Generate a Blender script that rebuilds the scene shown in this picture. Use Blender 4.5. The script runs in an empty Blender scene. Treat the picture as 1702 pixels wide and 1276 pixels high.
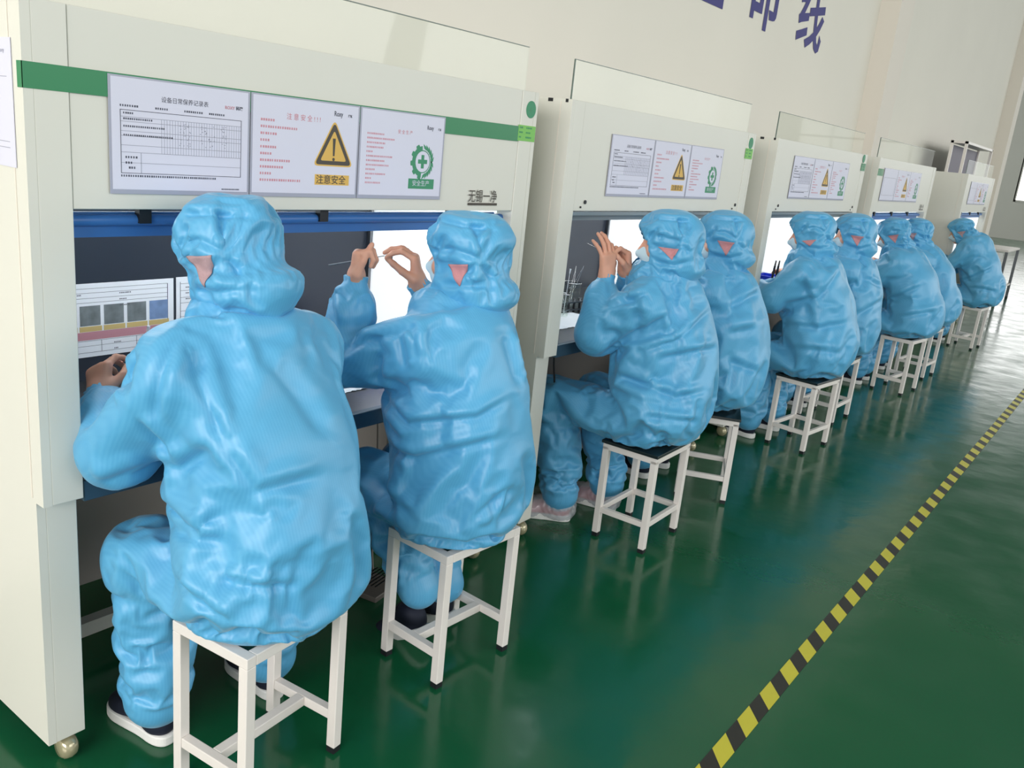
import bpy, math, random
import numpy as np
from mathutils import Vector, Matrix
from mathutils.bvhtree import BVHTree

SC = bpy.context.scene
COL = SC.collection
random.seed(4); RNG = np.random.RandomState(7)

# ================================================================ camera
CAM_R = [[0.79178731, 0.60270685, 0.09908237], [0.23813863, -0.15523365, -0.95874528], [-0.56246143, 0.78271768, -0.26643982]]
cam = bpy.data.cameras.new('camera'); cam_ob = bpy.data.objects.new('camera', cam); COL.objects.link(cam_ob); SC.camera = cam_ob
r0, r1, r2 = CAM_R
cam_ob.matrix_world = Matrix(((r0[0], -r1[0], -r2[0], 1.874), (r0[1], -r1[1], -r2[1], 0.0), (r0[2], -r1[2], -r2[2], 1.6289), (0, 0, 0, 1)))
cam.sensor_width = 36; cam.lens = 1432.8 * 36 / 1702; cam.clip_start = .05; cam.clip_end = 200

# ================================================================ world, lights, exposure
W = bpy.data.worlds.new('hall_air'); SC.world = W; W.use_nodes = True
bg = W.node_tree.nodes['Background']; bg.inputs[0].default_value = (.93, .97, 1.0, 1); bg.inputs[1].default_value = 1.0
def area(name, loc, target, sx, sy, power, col):
    l = bpy.data.lights.new(name, 'AREA'); l.shape = 'RECTANGLE'; l.size = sx; l.size_y = sy; l.energy = power; l.color = col
    o = bpy.data.objects.new(name, l); COL.objects.link(o); o.location = loc
    o.rotation_euler = (Vector(loc) - Vector(target)).to_track_quat('Z', 'Y').to_euler(); return o
area('window_daylight_behind', (2.5, -6.5, 3.2), (0, 2, 1.0), 7, 3.4, 700, (1, .95, .925))       # windows behind the photographer
area('window_daylight_right', (11, 6, 4.2), (0, 6, .8), 14, 4, 560, (1, .99, .975))            # window wall across the hall
area('window_daylight_far', (1.5, 37.5, 4.0), (0.5, 12, 0), 9, 4, 150, (.96, .98, 1))         # windows at the far end
area('window_daylight_right_far', (11, 22, 4.2), (-1, 20, 1.5), 14, 4, 520, (1, .99, .98))      # added fill light that brightens the walls down the hall
SC.view_settings.view_transform = 'Standard'; SC.view_settings.look = 'None'
SC.view_settings.exposure = -0.13; SC.view_settings.gamma = 1; SC.view_settings.use_curve_mapping = False

# ================================================================ materials
def srgb(r, g, b):
    f = lambda c: (c / 255 / 12.92) if c / 255 <= .04045 else ((c / 255 + .055) / 1.055) ** 2.4
    return (f(r), f(g), f(b), 1)
def mat(name, col, rough=.5, metal=0, noise=0, nscale=8, bump=0, bscale=60, emit=None, spec=.5, coat=0, trans=0, ior=1.45, alpha=1):
    m = bpy.data.materials.new(name); m.use_nodes = True; nt = m.node_tree; b = nt.nodes['Principled BSDF']
    b.inputs['Base Color'].default_value = col; b.inputs['Roughness'].default_value = rough; b.inputs['Metallic'].default_value = metal
    b.inputs['Specular IOR Level'].default_value = spec; b.inputs['Coat Weight'].default_value = coat
    b.inputs['Transmission Weight'].default_value = trans; b.inputs['IOR'].default_value = ior; b.inputs['Alpha'].default_value = alpha
    if emit: b.inputs['Emission Color'].default_value = emit[0]; b.inputs['Emission Strength'].default_value = emit[1]
    if noise or bump:
        tc = nt.nodes.new('ShaderNodeTexCoord')
    if noise:
        n = nt.nodes.new('ShaderNodeTexNoise'); n.inputs['Scale'].default_value = nscale; n.inputs['Detail'].default_value = 4
        mx = nt.nodes.new('ShaderNodeMix'); mx.data_type = 'RGBA'; mx.inputs[6].default_value = [c * (1 - noise) for c in col[:3]] + [1]
        mx.inputs[7].default_value = [min(1, c * (1 + noise)) for c in col[:3]] + [1]
        nt.links.new(tc.outputs['Object'], n.inputs['Vector']); nt.links.new(n.outputs['Fac'], mx.inputs[0]); nt.links.new(mx.outputs[2], b.inputs['Base Color'])
    if bump:
        n2 = nt.nodes.new('ShaderNodeTexNoise'); n2.inputs['Scale'].default_value = bscale; n2.inputs['Detail'].default_value = 3
        bp = nt.nodes.new('ShaderNodeBump'); bp.inputs['Strength'].default_value = bump; bp.inputs['Distance'].default_value = .004
        nt.links.new(tc.outputs['Object'], n2.inputs['Vector']); nt.links.new(n2.outputs['Fac'], bp.inputs['Height']); nt.links.new(bp.outputs['Normal'], b.inputs['Normal'])
    return m
M = {}
M['bench'] = mat('cream_enamel', srgb(217, 216, 206), .38, noise=.02, nscale=3)
M['wall'] = mat('wall_paint', srgb(226, 222, 211), .8, noise=.03, nscale=1.2)
M['ceiling'] = mat('ceiling_paint', srgb(196, 198, 198), .9)
M['column'] = mat('column_paint', srgb(226, 219, 208), .8)
M['dark'] = mat('dark_glass', srgb(52, 58, 68), .28, spec=.4)
M['lining'] = mat('white_lining', srgb(244, 246, 246), .45)
M['steel'] = mat('brushed_steel', srgb(120, 124, 128), .32, .85, noise=.08, nscale=30)
M['steel_dark'] = mat('dull_steel_panel', srgb(122, 116, 110), .5, .35, noise=.06, nscale=4)
M['under'] = mat('beige_panel', srgb(186, 176, 168), .6)
M['lip'] = mat('dark_lip', srgb(60, 84, 100), .3, .3)
M['blue'] = mat('blue_enamel', srgb(58, 112, 178), .35, noise=.05)
M['grey_trim'] = mat('grey_trim', srgb(128, 140, 146), .4, .3)
M['lamp'] = mat('lit_tube', (1, 1, 1, 1), .4, emit=((.93, .97, 1, 1), 9))
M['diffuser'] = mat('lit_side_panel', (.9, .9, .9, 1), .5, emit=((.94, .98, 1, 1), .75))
M['black'] = mat('black_rubber', srgb(26, 28, 32), .5)
M['white_tube'] = mat('white_powder_coat', srgb(228, 222, 216), .4, noise=.03, nscale=20)
M['board_green'] = mat('dark_green_board', srgb(24, 66, 62), .35, noise=.1)
M['board_black'] = mat('black_board', srgb(24, 38, 40), .3, noise=.1)
M['skin'] = mat('skin', srgb(214, 160, 136), .5, noise=.06, nscale=25)
M['skin'].node_tree.nodes['Principled BSDF'].inputs['Subsurface Weight'].default_value = .12
M['skin'].node_tree.nodes['Principled BSDF'].inputs['Subsurface Scale'].default_value = .01
M['nail'] = mat('nail', srgb(226, 178, 162), .3)
M['hair'] = mat('black_hair', srgb(34, 28, 26), .5, bump=.5, bscale=90)
M['mask'] = mat('mask_fabric', srgb(196, 222, 234), .8)
M['mesh'] = mat('ear_mesh', srgb(172, 144, 148), .8, noise=.18, nscale=420)
M['mesh_pink'] = mat('ear_mesh_pink', srgb(196, 138, 142), .8, noise=.12, nscale=300)
M['shoe'] = mat('navy_shoe_canvas', srgb(24, 30, 48), .7)
M['sole'] = mat('white_rubber_sole', srgb(232, 232, 228), .5)
M['shoe_red'] = mat('pink_patterned_shoe', srgb(214, 118, 130), .6, noise=.5, nscale=60)
M['paper'] = mat('paper', srgb(214, 214, 230), .45)
M['sleeve'] = mat('grey_plastic_sleeve', srgb(164, 166, 182), .25)
M['ink'] = mat('black_ink', srgb(78, 80, 94), .6)
M['ink_light'] = mat('light_grey_ink', srgb(150, 152, 168), .6)
M['ink_red'] = mat('red_ink', srgb(200, 140, 152), .6)
M['ink_pink'] = mat('pale_red_ink', srgb(206, 130, 142), .6)
M['green_tape'] = mat('green_tape', srgb(40, 128, 82), .35)
M['green_light'] = mat('light_green_label', srgb(122, 190, 92), .5)
M['yellow'] = mat('yellow_sign', srgb(218, 176, 88), .5)
M['sign_dark'] = mat('dark_sign_ink', srgb(72, 66, 58), .5)
M['sign_green'] = mat('green_sign_ink', srgb(58, 140, 102), .5)
M['wall_blue'] = mat('indigo_wall_paint', srgb(58, 56, 122), .6)
M['photo_grey'] = mat('printed_photo', srgb(120, 128, 130), .5, noise=.6, nscale=26)
M['photo_blue'] = mat('printed_photo_blue', srgb(120, 146, 186), .5, noise=.4, nscale=30)
M['ochre'] = mat('ochre_print', srgb(206, 182, 120), .5)
M['pink'] = mat('pink_print', srgb(196, 140, 150), .5)
M['tape_yellow'] = mat('tape_yellow', srgb(200, 192, 60), .4, noise=.06, nscale=12)
M['tape_black'] = mat('tape_black', srgb(46, 44, 38), .45, noise=.1)
M['cobalt'] = mat('cobalt_plastic', srgb(40, 70, 220), .4)
M['chrome'] = mat('chrome', srgb(200, 200, 200), .15, 1)
M['caster'] = mat('amber_caster', srgb(176, 168, 136), .12, .35, noise=.3, nscale=30, coat=.6)
M['white'] = mat('white_cloth', srgb(240, 244, 248), .7)
M['window'] = mat('bright_window', (1, 1, 1, 1), .5, emit=((1, .97, .95, 1), 1.6))
M['rack_dark'] = mat('dark_rack_back', srgb(92, 88, 104), .5)
def glass(name, col, a, rough=.03, gf=.3):
    m = bpy.data.materials.new(name); m.use_nodes = True; nt = m.node_tree; nt.nodes.clear()
    o = nt.nodes.new('ShaderNodeOutputMaterial'); mx = nt.nodes.new('ShaderNodeMixShader'); t = nt.nodes.new('ShaderNodeBsdfTransparent')
    g = nt.nodes.new('ShaderNodeBsdfGlossy'); g.inputs['Roughness'].default_value = rough; t.inputs[0].default_value = col
    fr = nt.nodes.new('ShaderNodeLayerWeight'); fr.inputs[0].default_value = .25; ad = nt.nodes.new('ShaderNodeMath'); ad.operation = 'MULTIPLY_ADD'
    ad.inputs[1].default_value = gf; ad.inputs[2].default_value = a
    nt.links.new(fr.outputs['Facing'], ad.inputs[0]); nt.links.new(ad.outputs[0], mx.inputs[0]); nt.links.new(t.outputs[0], mx.inputs[1]); nt.links.new(g.outputs[0], mx.inputs[2]); nt.links.new(mx.outputs[0], o.inputs[0]); return m
M['glass'] = glass('clear_glass', (.955, .975, .96, 1), .012, .03, .07)
M['glass_edge'] = mat('glass_edge', srgb(92, 108, 100), .2)
M['film'] = glass('clear_plastic_film', (.93, .95, .98, 1), .10, .12)
_nt = M['film'].node_tree; _o = _nt.nodes['Material Output']; _d = _nt.nodes.new('ShaderNodeBsdfDiffuse'); _d.inputs[0].default_value = (.8, .83, .86, 1); _m = _nt.nodes.new('ShaderNodeMixShader'); _m.inputs[0].default_value = .34
_nt.links.new(_o.inputs[0].links[0].from_socket, _m.inputs[1]); _nt.links.new(_d.outputs[0], _m.inputs[2]); _nt.links.new(_m.outputs[0], _o.inputs[0])

def coverall_material():
    m = bpy.data.materials.new('blue_antistatic_polyester'); m.use_nodes = True; nt = m.node_tree; b = nt.nodes['Principled BSDF']
    N = nt.nodes.new; L = nt.links.new
    tc = N('ShaderNodeTexCoord'); mp = N('ShaderNodeMapping'); mp.inputs['Scale'].default_value = (1, 1, 1); pass
    L(tc.outputs['Object'], mp.inputs[0])
    wv = N('ShaderNodeTexWave'); wv.wave_type = 'BANDS'; wv.bands_direction = 'Y'; wv.inputs['Scale'].default_value = 46; wv.inputs['Distortion'].default_value = .6; wv.inputs['Detail'].default_value = 1
    L(mp.outputs[0], wv.inputs[0])
    n = N('ShaderNodeTexNoise'); n.inputs['Scale'].default_value = 4.5; n.inputs['Detail'].default_value = 5; L(tc.outputs['Object'], n.inputs['Vector'])
    mx = N('ShaderNodeMix'); mx.data_type = 'RGBA'; mx.inputs[6].default_value = srgb(76, 157, 203); mx.inputs[7].default_value = srgb(103, 181, 219)
    st = N('ShaderNodeMath'); st.operation = 'MULTIPLY'; st.inputs[1].default_value = .2; L(wv.outputs['Fac'], st.inputs[0])
    ad = N('ShaderNodeMath'); ad.operation = 'MULTIPLY_ADD'; ad.inputs[1].default_value = .5; L(n.outputs['Fac'], ad.inputs[0]); L(st.outputs[0], ad.inputs[2])
    L(ad.outputs[0], mx.inputs[0]); L(mx.outputs[2], b.inputs['Base Color'])
    b.inputs['Roughness'].default_value = .42; b.inputs['Specular IOR Level'].default_value = .55
    b.inputs['Sheen Weight'].default_value = .25; b.inputs['Sheen Roughness'].default_value = .4; b.inputs['Sheen Tint'].default_value = srgb(200, 228, 240)
    # crumple: ridged noise
    w1 = N('ShaderNodeTexNoise'); w1.inputs['Scale'].default_value = 7; w1.inputs['Detail'].default_value = 2; w1.inputs['Distortion'].default_value = 1.4
    try: w1.noise_type = 'RIDGED_MULTIFRACTAL'
    except Exception: pass
    L(tc.outputs['Object'], w1.inputs['Vector'])
    bp = N('ShaderNodeBump'); bp.inputs['Strength'].default_value = .35; bp.inputs['Distance'].default_value = .005; L(w1.outputs['Fac'], bp.inputs['Height'])
    w2 = N('ShaderNodeTexNoise'); w2.inputs['Scale'].default_value = 26; w2.inputs['Detail'].default_value = 3; w2.inputs['Distortion'].default_value = .8; L(tc.outputs['Object'], w2.inputs['Vector'])
    bp2 = N('ShaderNodeBump'); bp2.inputs['Strength'].default_value = .3; bp2.inputs['Distance'].default_value = .003; L(w2.outputs['Fac'], bp2.inputs['Height']); L(bp.outputs[0], bp2.inputs['Normal'])
    L(bp2.outputs[0], b.inputs['Normal'])
    return m
M['coverall'] = coverall_material()

def floor_material():
    m = bpy.data.materials.new('green_epoxy_floor'); m.use_nodes = True; nt = m.node_tree; b = nt.nodes['Principled BSDF']
    N = nt.nodes.new; L = nt.links.new; tc = N('ShaderNodeTexCoord')
    n = N('ShaderNodeTexNoise'); n.inputs['Scale'].default_value = .9; n.inputs['Detail'].default_value = 5; L(tc.outputs['Object'], n.inputs['Vector'])
    mx = N('ShaderNodeMix'); mx.data_type = 'RGBA'; mx.inputs[6].default_value = srgb(14, 80, 54); mx.inputs[7].default_value = srgb(20, 90, 52); L(n.outputs['Fac'], mx.inputs[0]); L(mx.outputs[2], b.inputs['Base Color'])
    n2 = N('ShaderNodeTexNoise'); n2.inputs['Scale'].default_value = 3.5; n2.inputs['Detail'].default_value = 6; L(tc.outputs['Object'], n2.inputs['Vector'])
    mr = N('ShaderNodeMapRange'); mr.inputs[1].default_value = .35; mr.inputs[2].default_value = .7; mr.inputs[3].default_value = .12; mr.inputs[4].default_value = .26; L(n2.outputs['Fac'], mr.inputs[0]); L(mr.outputs[0], b.inputs['Roughness'])
    n3 = N('ShaderNodeTexNoise'); n3.inputs['Scale'].default_value = 5; n3.inputs['Detail'].default_value = 4; L(tc.outputs['Object'], n3.inputs['Vector'])
    bp = N('ShaderNodeBump'); bp.inputs['Strength'].default_value = .12; bp.inputs['Distance'].default_value = .02; L(n3.outputs['Fac'], bp.inputs['Height']); L(bp.outputs[0], b.inputs['Normal'])
    b.inputs['Specular IOR Level'].default_value = .45
    return m
M['floor'] = floor_material()

# ================================================================ mesh helpers
class MB:
    def __init__(s): s.v = []; s.f = []; s.m = []; s.sm = []
    def add(s, V, F, mi=0, smooth=False):
        k = len(s.v); s.v += [tuple(map(float, p)) for p in V]; s.f += [tuple(int(i) + k for i in f) for f in F]; s.m += [mi] * len(F); s.sm += [smooth] * len(F); return s
    def box(s, a, b, mi=0):
        x0, y0, z0 = [min(a[i], b[i]) for i in range(3)]; x1, y1, z1 = [max(a[i], b[i]) for i in range(3)]
        return s.add([(x0, y0, z0), (x1, y0, z0), (x1, y1, z0), (x0, y1, z0), (x0, y0, z1), (x1, y0, z1), (x1, y1, z1), (x0, y1, z1)],
                     [(0, 3, 2, 1), (4, 5, 6, 7), (0, 1, 5, 4), (1, 2, 6, 5), (2, 3, 7, 6), (3, 0, 4, 7)], mi)
    def tube(s, pts, r, n=10, mi=0, r2=None):
        pts = [Vector(p) for p in pts]; rings = []; up = None
        for i, p in enumerate(pts):
            d = (pts[min(i + 1, len(pts) - 1)] - pts[max(i - 1, 0)]).normalized()
            if up is None: up = d.orthogonal().normalized()
            u = (up - d * up.dot(d)).normalized(); up = u; w = d.cross(u)
            rr = r if r2 is None else r + (r2 - r) * i / (len(pts) - 1)
            rings.append([p + (u * math.cos(a) + w * math.sin(a)) * rr for a in [2 * math.pi * j / n for j in range(n)]])
        V = [q for R in rings for q in R]; F = []
        for i in range(len(pts) - 1):
            for j in range(n): F.append((i * n + j, i * n + (j + 1) % n, (i + 1) * n + (j + 1) % n, (i + 1) * n + j))
        s.add(V, F, mi, True); s.add(rings[0], [tuple(range(n))[::-1]], mi); s.add(rings[-1], [tuple(range(n))], mi); return s
    def prism(s, poly, x0, x1, mi=0):
        """poly in (y,z), extruded along x"""
        n = len(poly); V = [(x0, a, b) for a, b in poly] + [(x1, a, b) for a, b in poly]
        F = [tuple(range(n))[::-1], tuple(range(n, 2 * n))] + [(i, (i + 1) % n, n + (i + 1) % n, n + i) for i in range(n)]
        return s.add(V, F, mi)
    def build(s, name, mats, parent=None, bevel=0, xf=None):
        me = bpy.data.meshes.new(name); V = s.v
        if xf is not None: V = [tuple(xf @ Vector(p)) for p in V]
        me.from_pydata(V, [], s.f); me.update()
        for m in (mats if isinstance(mats, (list, tuple)) else [mats]): me.materials.append(m)
        me.polygons.foreach_set('material_index', s.m); me.polygons.foreach_set('use_smooth', s.sm)
        o = bpy.data.objects.new(name, me); COL.objects.link(o)
        if parent is not None: o.parent = parent
        if bevel: b = o.modifiers.new('bevel', 'BEVEL'); b.width = bevel; b.segments = 2; b.limit_method = 'ANGLE'
        return o
def tag(o, label=None, cat=None, group=None, kind=None):
    if label: o['label'] = label
    if cat: o['category'] = cat
    if group: o['group'] = group
    if kind: o['kind'] = kind
    return o
def thing(name, label, cat, loc=(0, 0, 0), rz=0, group=None):
    o = bpy.data.objects.new(name, None); COL.objects.link(o); o.location = loc; o.rotation_euler = (0, 0, rz); o.empty_display_size = .1
    return tag(o, label, cat, group)
def copy_tree(o, parent=None):
    c = o.copy(); COL.objects.link(c)
    if parent is not None: c.parent = parent
    for ch in list(o.children): copy_tree(ch, c)
    return c
def text_mb(body, size, mb=None, mi=0, at=(0, 0), depth=.0006, x=0.0, align='LEFT', off=0, sx=1):
    """lettering on a plane facing +x; at = (y, z) of the baseline start"""
    cu = bpy.data.curves.new('t', 'FONT'); cu.body = body; cu.size = size; cu.align_x = align; cu.offset = off; cu.resolution_u = 2
    o = bpy.data.objects.new('t', cu); COL.objects.link(o); bpy.context.view_layer.update()
    me = bpy.data.meshes.new_from_object(o.evaluated_get(bpy.context.evaluated_depsgraph_get()))
    V = [(x + depth, at[0] + v.co.x * sx, at[1] + v.co.y) for v in me.vertices]; F = [tuple(p.vertices) for p in me.polygons]
    bpy.data.objects.remove(o); bpy.data.curves.remove(cu); bpy.data.meshes.remove(me)
    mb = mb or MB(); mb.add(V, F, mi); return mb

# ================================================================ room
fb = MB(); fb.box((-9, -9, -.06), (16, 40, 0)); tag(fb.build('floor', M['floor']), kind='structure', label='glossy green epoxy floor')
wb = MB(); wb.box((-1.15, -9, 0), (-1.0, 18.4, 6.5)); tag(wb.build('wall_left', M['wall']), kind='structure')
wf = MB(); wf.box((-9, 39, 0), (16, 39.2, 1.43)); wf.box((-9, 39, 5.2), (16, 39.2, 8)); wf.box((-9, 39, 1.43), (-3.2, 39.2, 5.2)); wf.box((12, 39, 1.43), (16, 39.2, 5.2))
for x in (-.6, 2.4, 5.4, 8.6): wf.box((x, 39, 1.43), (x + .5, 39.2, 5.2))
tag(wf.build('wall_far', M['wall']), kind='structure')
for i, (a, b) in enumerate([(-3.2, -.6), (-.1, 2.4), (2.9, 5.4), (5.9, 8.6), (9.1, 12)]):
    t = tag(bpy.data.objects.new('window_%d' % (i + 1), None), kind='structure'); COL.objects.link(t); t.location = (0, 0, 0)
    MB().box((a, 39.06, 1.43), (b, 39.1, 5.2)).build('pane', M['window'], t)
    f = MB()
    for xx in (a, (a + b) / 2, b): f.box((xx - .04, 39.0, 1.43), (xx + .04, 39.08, 5.2))
    for zz in (1.46, 3.3, 5.16): f.box((a, 39.0, zz - .04), (b, 39.08, zz + .04))
    f.build('window_frame', M['wall'], t)
tag(MB().box((-1.0, 9.7, 0), (-.8, 10.2, 6.5)).build('trim_1', M['column']), kind='structure', label='square column against the white wall')
tag(MB().box((-1.0, 18.0, 0), (-.8, 18.4, 6.5)).build('trim_2', M['column']), kind='structure', label='square column where the long wall ends')
tag(MB().box((-9, -9, 6.5), (16, 40, 6.6)).build('ceiling', M['ceiling']), kind='structure')
# slogan characters painted on the wall above the benches
for ch, y, lab in [('生', 5.42, 'indigo character 生 of the wall slogan, mostly above the frame'), ('命', 6.46, 'indigo character 命 in the middle of the wall slogan'), ('线', 7.50, 'indigo character 线 that ends the wall slogan')]:
    b = MB(); text_mb(ch, .66, b, 0, (y, 2.73), .004, -1.0, off=.011)
    tag(b.build('wall_character', M['wall_blue']), lab, 'lettering', 'slogan on the wall')
# hazard tape
b = MB(); P = .1825; y0 = -2.41 - 0.0
def para(ya, yb, mi):
    xl, xr, z = 1.176, 1.232, .0012
    b.add([(xl, ya, z), (xr, ya - .064, z), (xr, yb - .064, z), (xl, yb, z)], [(0, 1, 2, 3)], mi)
k = 2.152 - P * 24
while k < 38:
    para(k, k + .095, 0); para(k + .095, k + P, 1); k += P
tag(b.build('floor_tape', [M['tape_yellow'], M['tape_black']]), 'yellow and black striped tape line running along the green floor', 'tape')
# painted mark further down the hall
b = MB(); b.add([(.95, 14.2, .002), (1.02, 14.2, .002), (1.9, 18.6, .002), (1.8, 18.6, .002)], [(0, 1, 2, 3)])
tag(b.build('floor_marking', M['ink_light']), 'pale worn line on the floor far down the hall', 'marking')

# ================================================================ clean benches
ZT = 1.812; ZB = .075
def side_profile(zs, dx, depth):
    return [(-depth, ZB), (-dx, ZB), (-dx, zs), (0, zs), (0, ZT), (-depth, ZT)]
def bench(y0, Wd, kind, label, zh=1.402, face=0.0):
    zs = .732 if kind == 'A' else .816; dx = .035; p = .092; dep = .84 if kind == 'A' else .9; y1 = y0 + Wd; zw = zs + .037
    t = thing('clean_bench', label, 'clean bench', (0, y0, 0), 0, 'clean benches along the wall')
    inv = Matrix.Translation((0, -y0, 0))
    B = lambda mb, name, m, par=t, bev=0: mb.build(name, m, par, bev, inv)
    for (a, c) in ((y0, y0 + .02), (y1 - .02, y1)):
        pr = side_profile(zs, dx, dep); mb = MB(); n = len(pr)
        V = [(x, a, z) for x, z in pr] + [(x, c, z) for x, z in pr]
        mb.add(V, [tuple(range(n)), tuple(range(n, 2 * n))[::-1]] + [(i, n + i, n + (i + 1) % n, (i + 1) % n) for i in range(n)])
        B(mb, 'side_panel', M['bench'])
        # pressed seam on the outer side, 5 cm behind the front edge
        o = a if a == y0 else c; s = -1 if a == y0 else 1
        B(MB().box((-.052, o, zs + .01), (-.048, o + s * .002, ZT - .01)), 'seam', M['column'])
    for (a, c) in ((y0 + .02, y0 + p), (y1 - p, y1 - .02)):
        B(MB().box((-.07, a, zs), (0, c, ZT)), 'front_post', M['bench'], bev=.002)
        B(MB().box((-.10, a, ZB), (-dx, c, zs)), 'lower_post', M['bench'], bev=.002)
        B(MB().box((-dep + .03, a, ZB), (-dep + .10, c, ZB + .06)), 'rear_foot', M['bench'])
    B(MB().box((-.05, y0 + p + .0012, zh), (-.002, y1 - p - .0012, ZT)), 'header_panel', M['bench'], bev=.002)
    B(MB().box((-dep, y0 + .02, ZT - .02), (-.07, y1 - .02, ZT - .001)), 'top_panel', M['bench'])
    B(MB().box((-dep, y0 + .02, .30), (-dep + .02, y1 - .02, ZT - .02)), 'rear_panel', M['bench'])
    B(MB().box((-dep + .07, y0 + .03, zw), (-dep + .08, y1 - .03, zh + .02)), 'back_glass', M['dark'])
    B(MB().box((-dep + .03, y0 + .03, zh + .02), (-.05, y1 - .03, zh + .05)), 'inner_ceiling', M['lining'])
    B(MB().box((-dep + .085, y1 - .032, zw + .002), (-.07, y1 - .022, zh)), 'side_light_panel', M['diffuser'])
    B(MB().box((-dep + .085, y0 + .022, zw + .002), (-.07, y0 + .032, zh)), 'side_lining', M['dark'])
    B(MB().box((-dep + .082, y1 - .06, zw + .002), (-dep + .10, y1 - .045, zh)), 'corner_bar', M['steel'])
    B(MB().box((-dep + .03, y0 + .025, zw - .02), (-.012, y1 - .025, zw)), 'worktop', M['steel'], bev=.002)
    B(MB().box((-.03, y0 + p + .002, zs - .012), (-.004, y1 - p - .002, zw + .004)), 'front_lip', [M['lip']], bev=.003)
    ux = -.30 if kind == 'B' else -.62
    B(MB().box((ux, y0 + .03, .15), (ux + .02, y1 - .03, zs - .02)), 'under_panel', M['steel_dark'] if kind == 'B' else M['under'])
    B(MB().box((-.47, y0 + .02, ZB + .0), (-.43, y1 - .02, ZB + .045)), 'foot_rail', M['bench'])
    for yy in (y0 + .055, y1 - .055):
        for xx in (-.06, -dep + .07):
            c = B(MB().tube([(xx, yy, ZB + .01), (xx, yy, .062)], .012, 10), 'caster', M['chrome'])
            w = MB()
            prof = [(-.022, .006), (-.021, .022), (-.013, .031), (0, .034), (.013, .031), (.021, .022), (.022, .006)]
            n = 20; V = [(xx + r * math.cos(2 * math.pi * j / n), yy + a, .034 + r * math.sin(2 * math.pi * j / n)) for a, r in prof for j in range(n)]
            F = [(i * n + j, i * n + (j + 1) % n, (i + 1) * n + (j + 1) % n, (i + 1) * n + j) for i in range(len(prof) - 1) for j in range(n)]
            w.add(V, F, 0, True); w.add(V[:n], [tuple(range(n))[::-1]]); w.add(V[-n:], [tuple(range(n))])
            B(w, 'caster_wheel', M['caster'], c)
    if kind == 'B':
        for q, (xx, ll) in enumerate(((-.11, .022), (-.03, .012))): B(MB().box((xx, y0 - .0012, ZT - .012), (xx + ll, y0 + .001, ZT + .0005)), 'worn_patch', M['black'])
    # raised sash glass
    zg = 1.957
    g = B(MB().box((-.044, y0 + .05, 1.55), (-.039, y1 - .03, zg)), 'sash_glass', M['glass'])
    e = MB(); e.box((-.0445, y0 + .0485, ZT), (-.0385, y0 + .0515, zg)); e.box((-.0445, y0 + .05, zg), (-.0385, y1 - .03, zg + .0025)); B(e, 'glass_edge', M['glass_edge'], g)
    # lamp tubes under the inner ceiling
    for xx in (-.25, -.5):
        l = B(MB().tube([(xx, y0 + .12, zh + .0), (xx, y1 - .10, zh + .0)], .014, 10), 'lamp_tube', M['lamp'])
    if kind == 'A':
        B(MB().box((-.062, y0 + p, zh - .028), (-.056, y1 - p, zh)), 'clear_strip', M['glass'])
        B(MB().tube([(-.05, y0 + p + .01, 1.372), (-.05, y1 - p + .012, 1.372)], .0135, 14), 'blue_roller', M['blue'])
        B(MB().box((-.062, y0 + p, 1.333), (-.056, y1 - p - .03, 1.39)), 'blue_valance', M['blue'])
        for q in (.26, .8, 1.35):
            B(MB().box((-.05, y0 + q, zh - .036), (-.03, y0 + q + .03, zh)), 'bracket', M['black'])
        mb = MB(); text_mb('无锡一净', .045, mb, 0, (y1 - .343, 1.434), .002, 0, off=.0002, sx=.86); mb.box((0, y1 - .34, 1.420), (.0015, y1 - .185, 1.428), 0)
        B(mb, 'maker_lettering', M['sign_dark'])
    else:
        B(MB().box((-.06, y0 + p, zh - .018), (-.004, y1 - p, zh - .004)), 'grey_rail', M['grey_trim'])
        B(MB().box((-.075, y0 + p, zh - .045), (-.06, y1 - p, zh - .018)), 'lower_rail', M['grey_trim'])
        for yy in (y0 + .17, y0 + .14, y1 - .13, y1 - .165):
            B(MB().tube([(-.001, yy, zh + .035 - (.02 if yy in (y0 + .14, y1 - .165) else 0)), (.003, yy, zh + .035 - (.02 if yy in (y0 + .14, y1 - .165) else 0))], .008 if yy in (y0 + .17, y1 - .13) else .004, 10), 'screw_hole', M['black'])
    return t
BENCH = [(.8465, 1.745, 'A', 'nearest cream clean bench, blue roller and green tape across its header'),
         (2.806, 1.794, 'B', 'cream clean bench second from the camera, grey rail over its opening'),
         (4.936, 1.794, 'B', 'cream clean bench third from the camera, glare on its notices'),
         (7.08, 1.95, 'A', 'cream clean bench fourth from the camera, tinted header and blue roller'),
         (10.64, 1.74, 'A', 'last cream clean bench, set apart beyond a wide gap')]
for bn in BENCH: bench(*bn)

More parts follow.
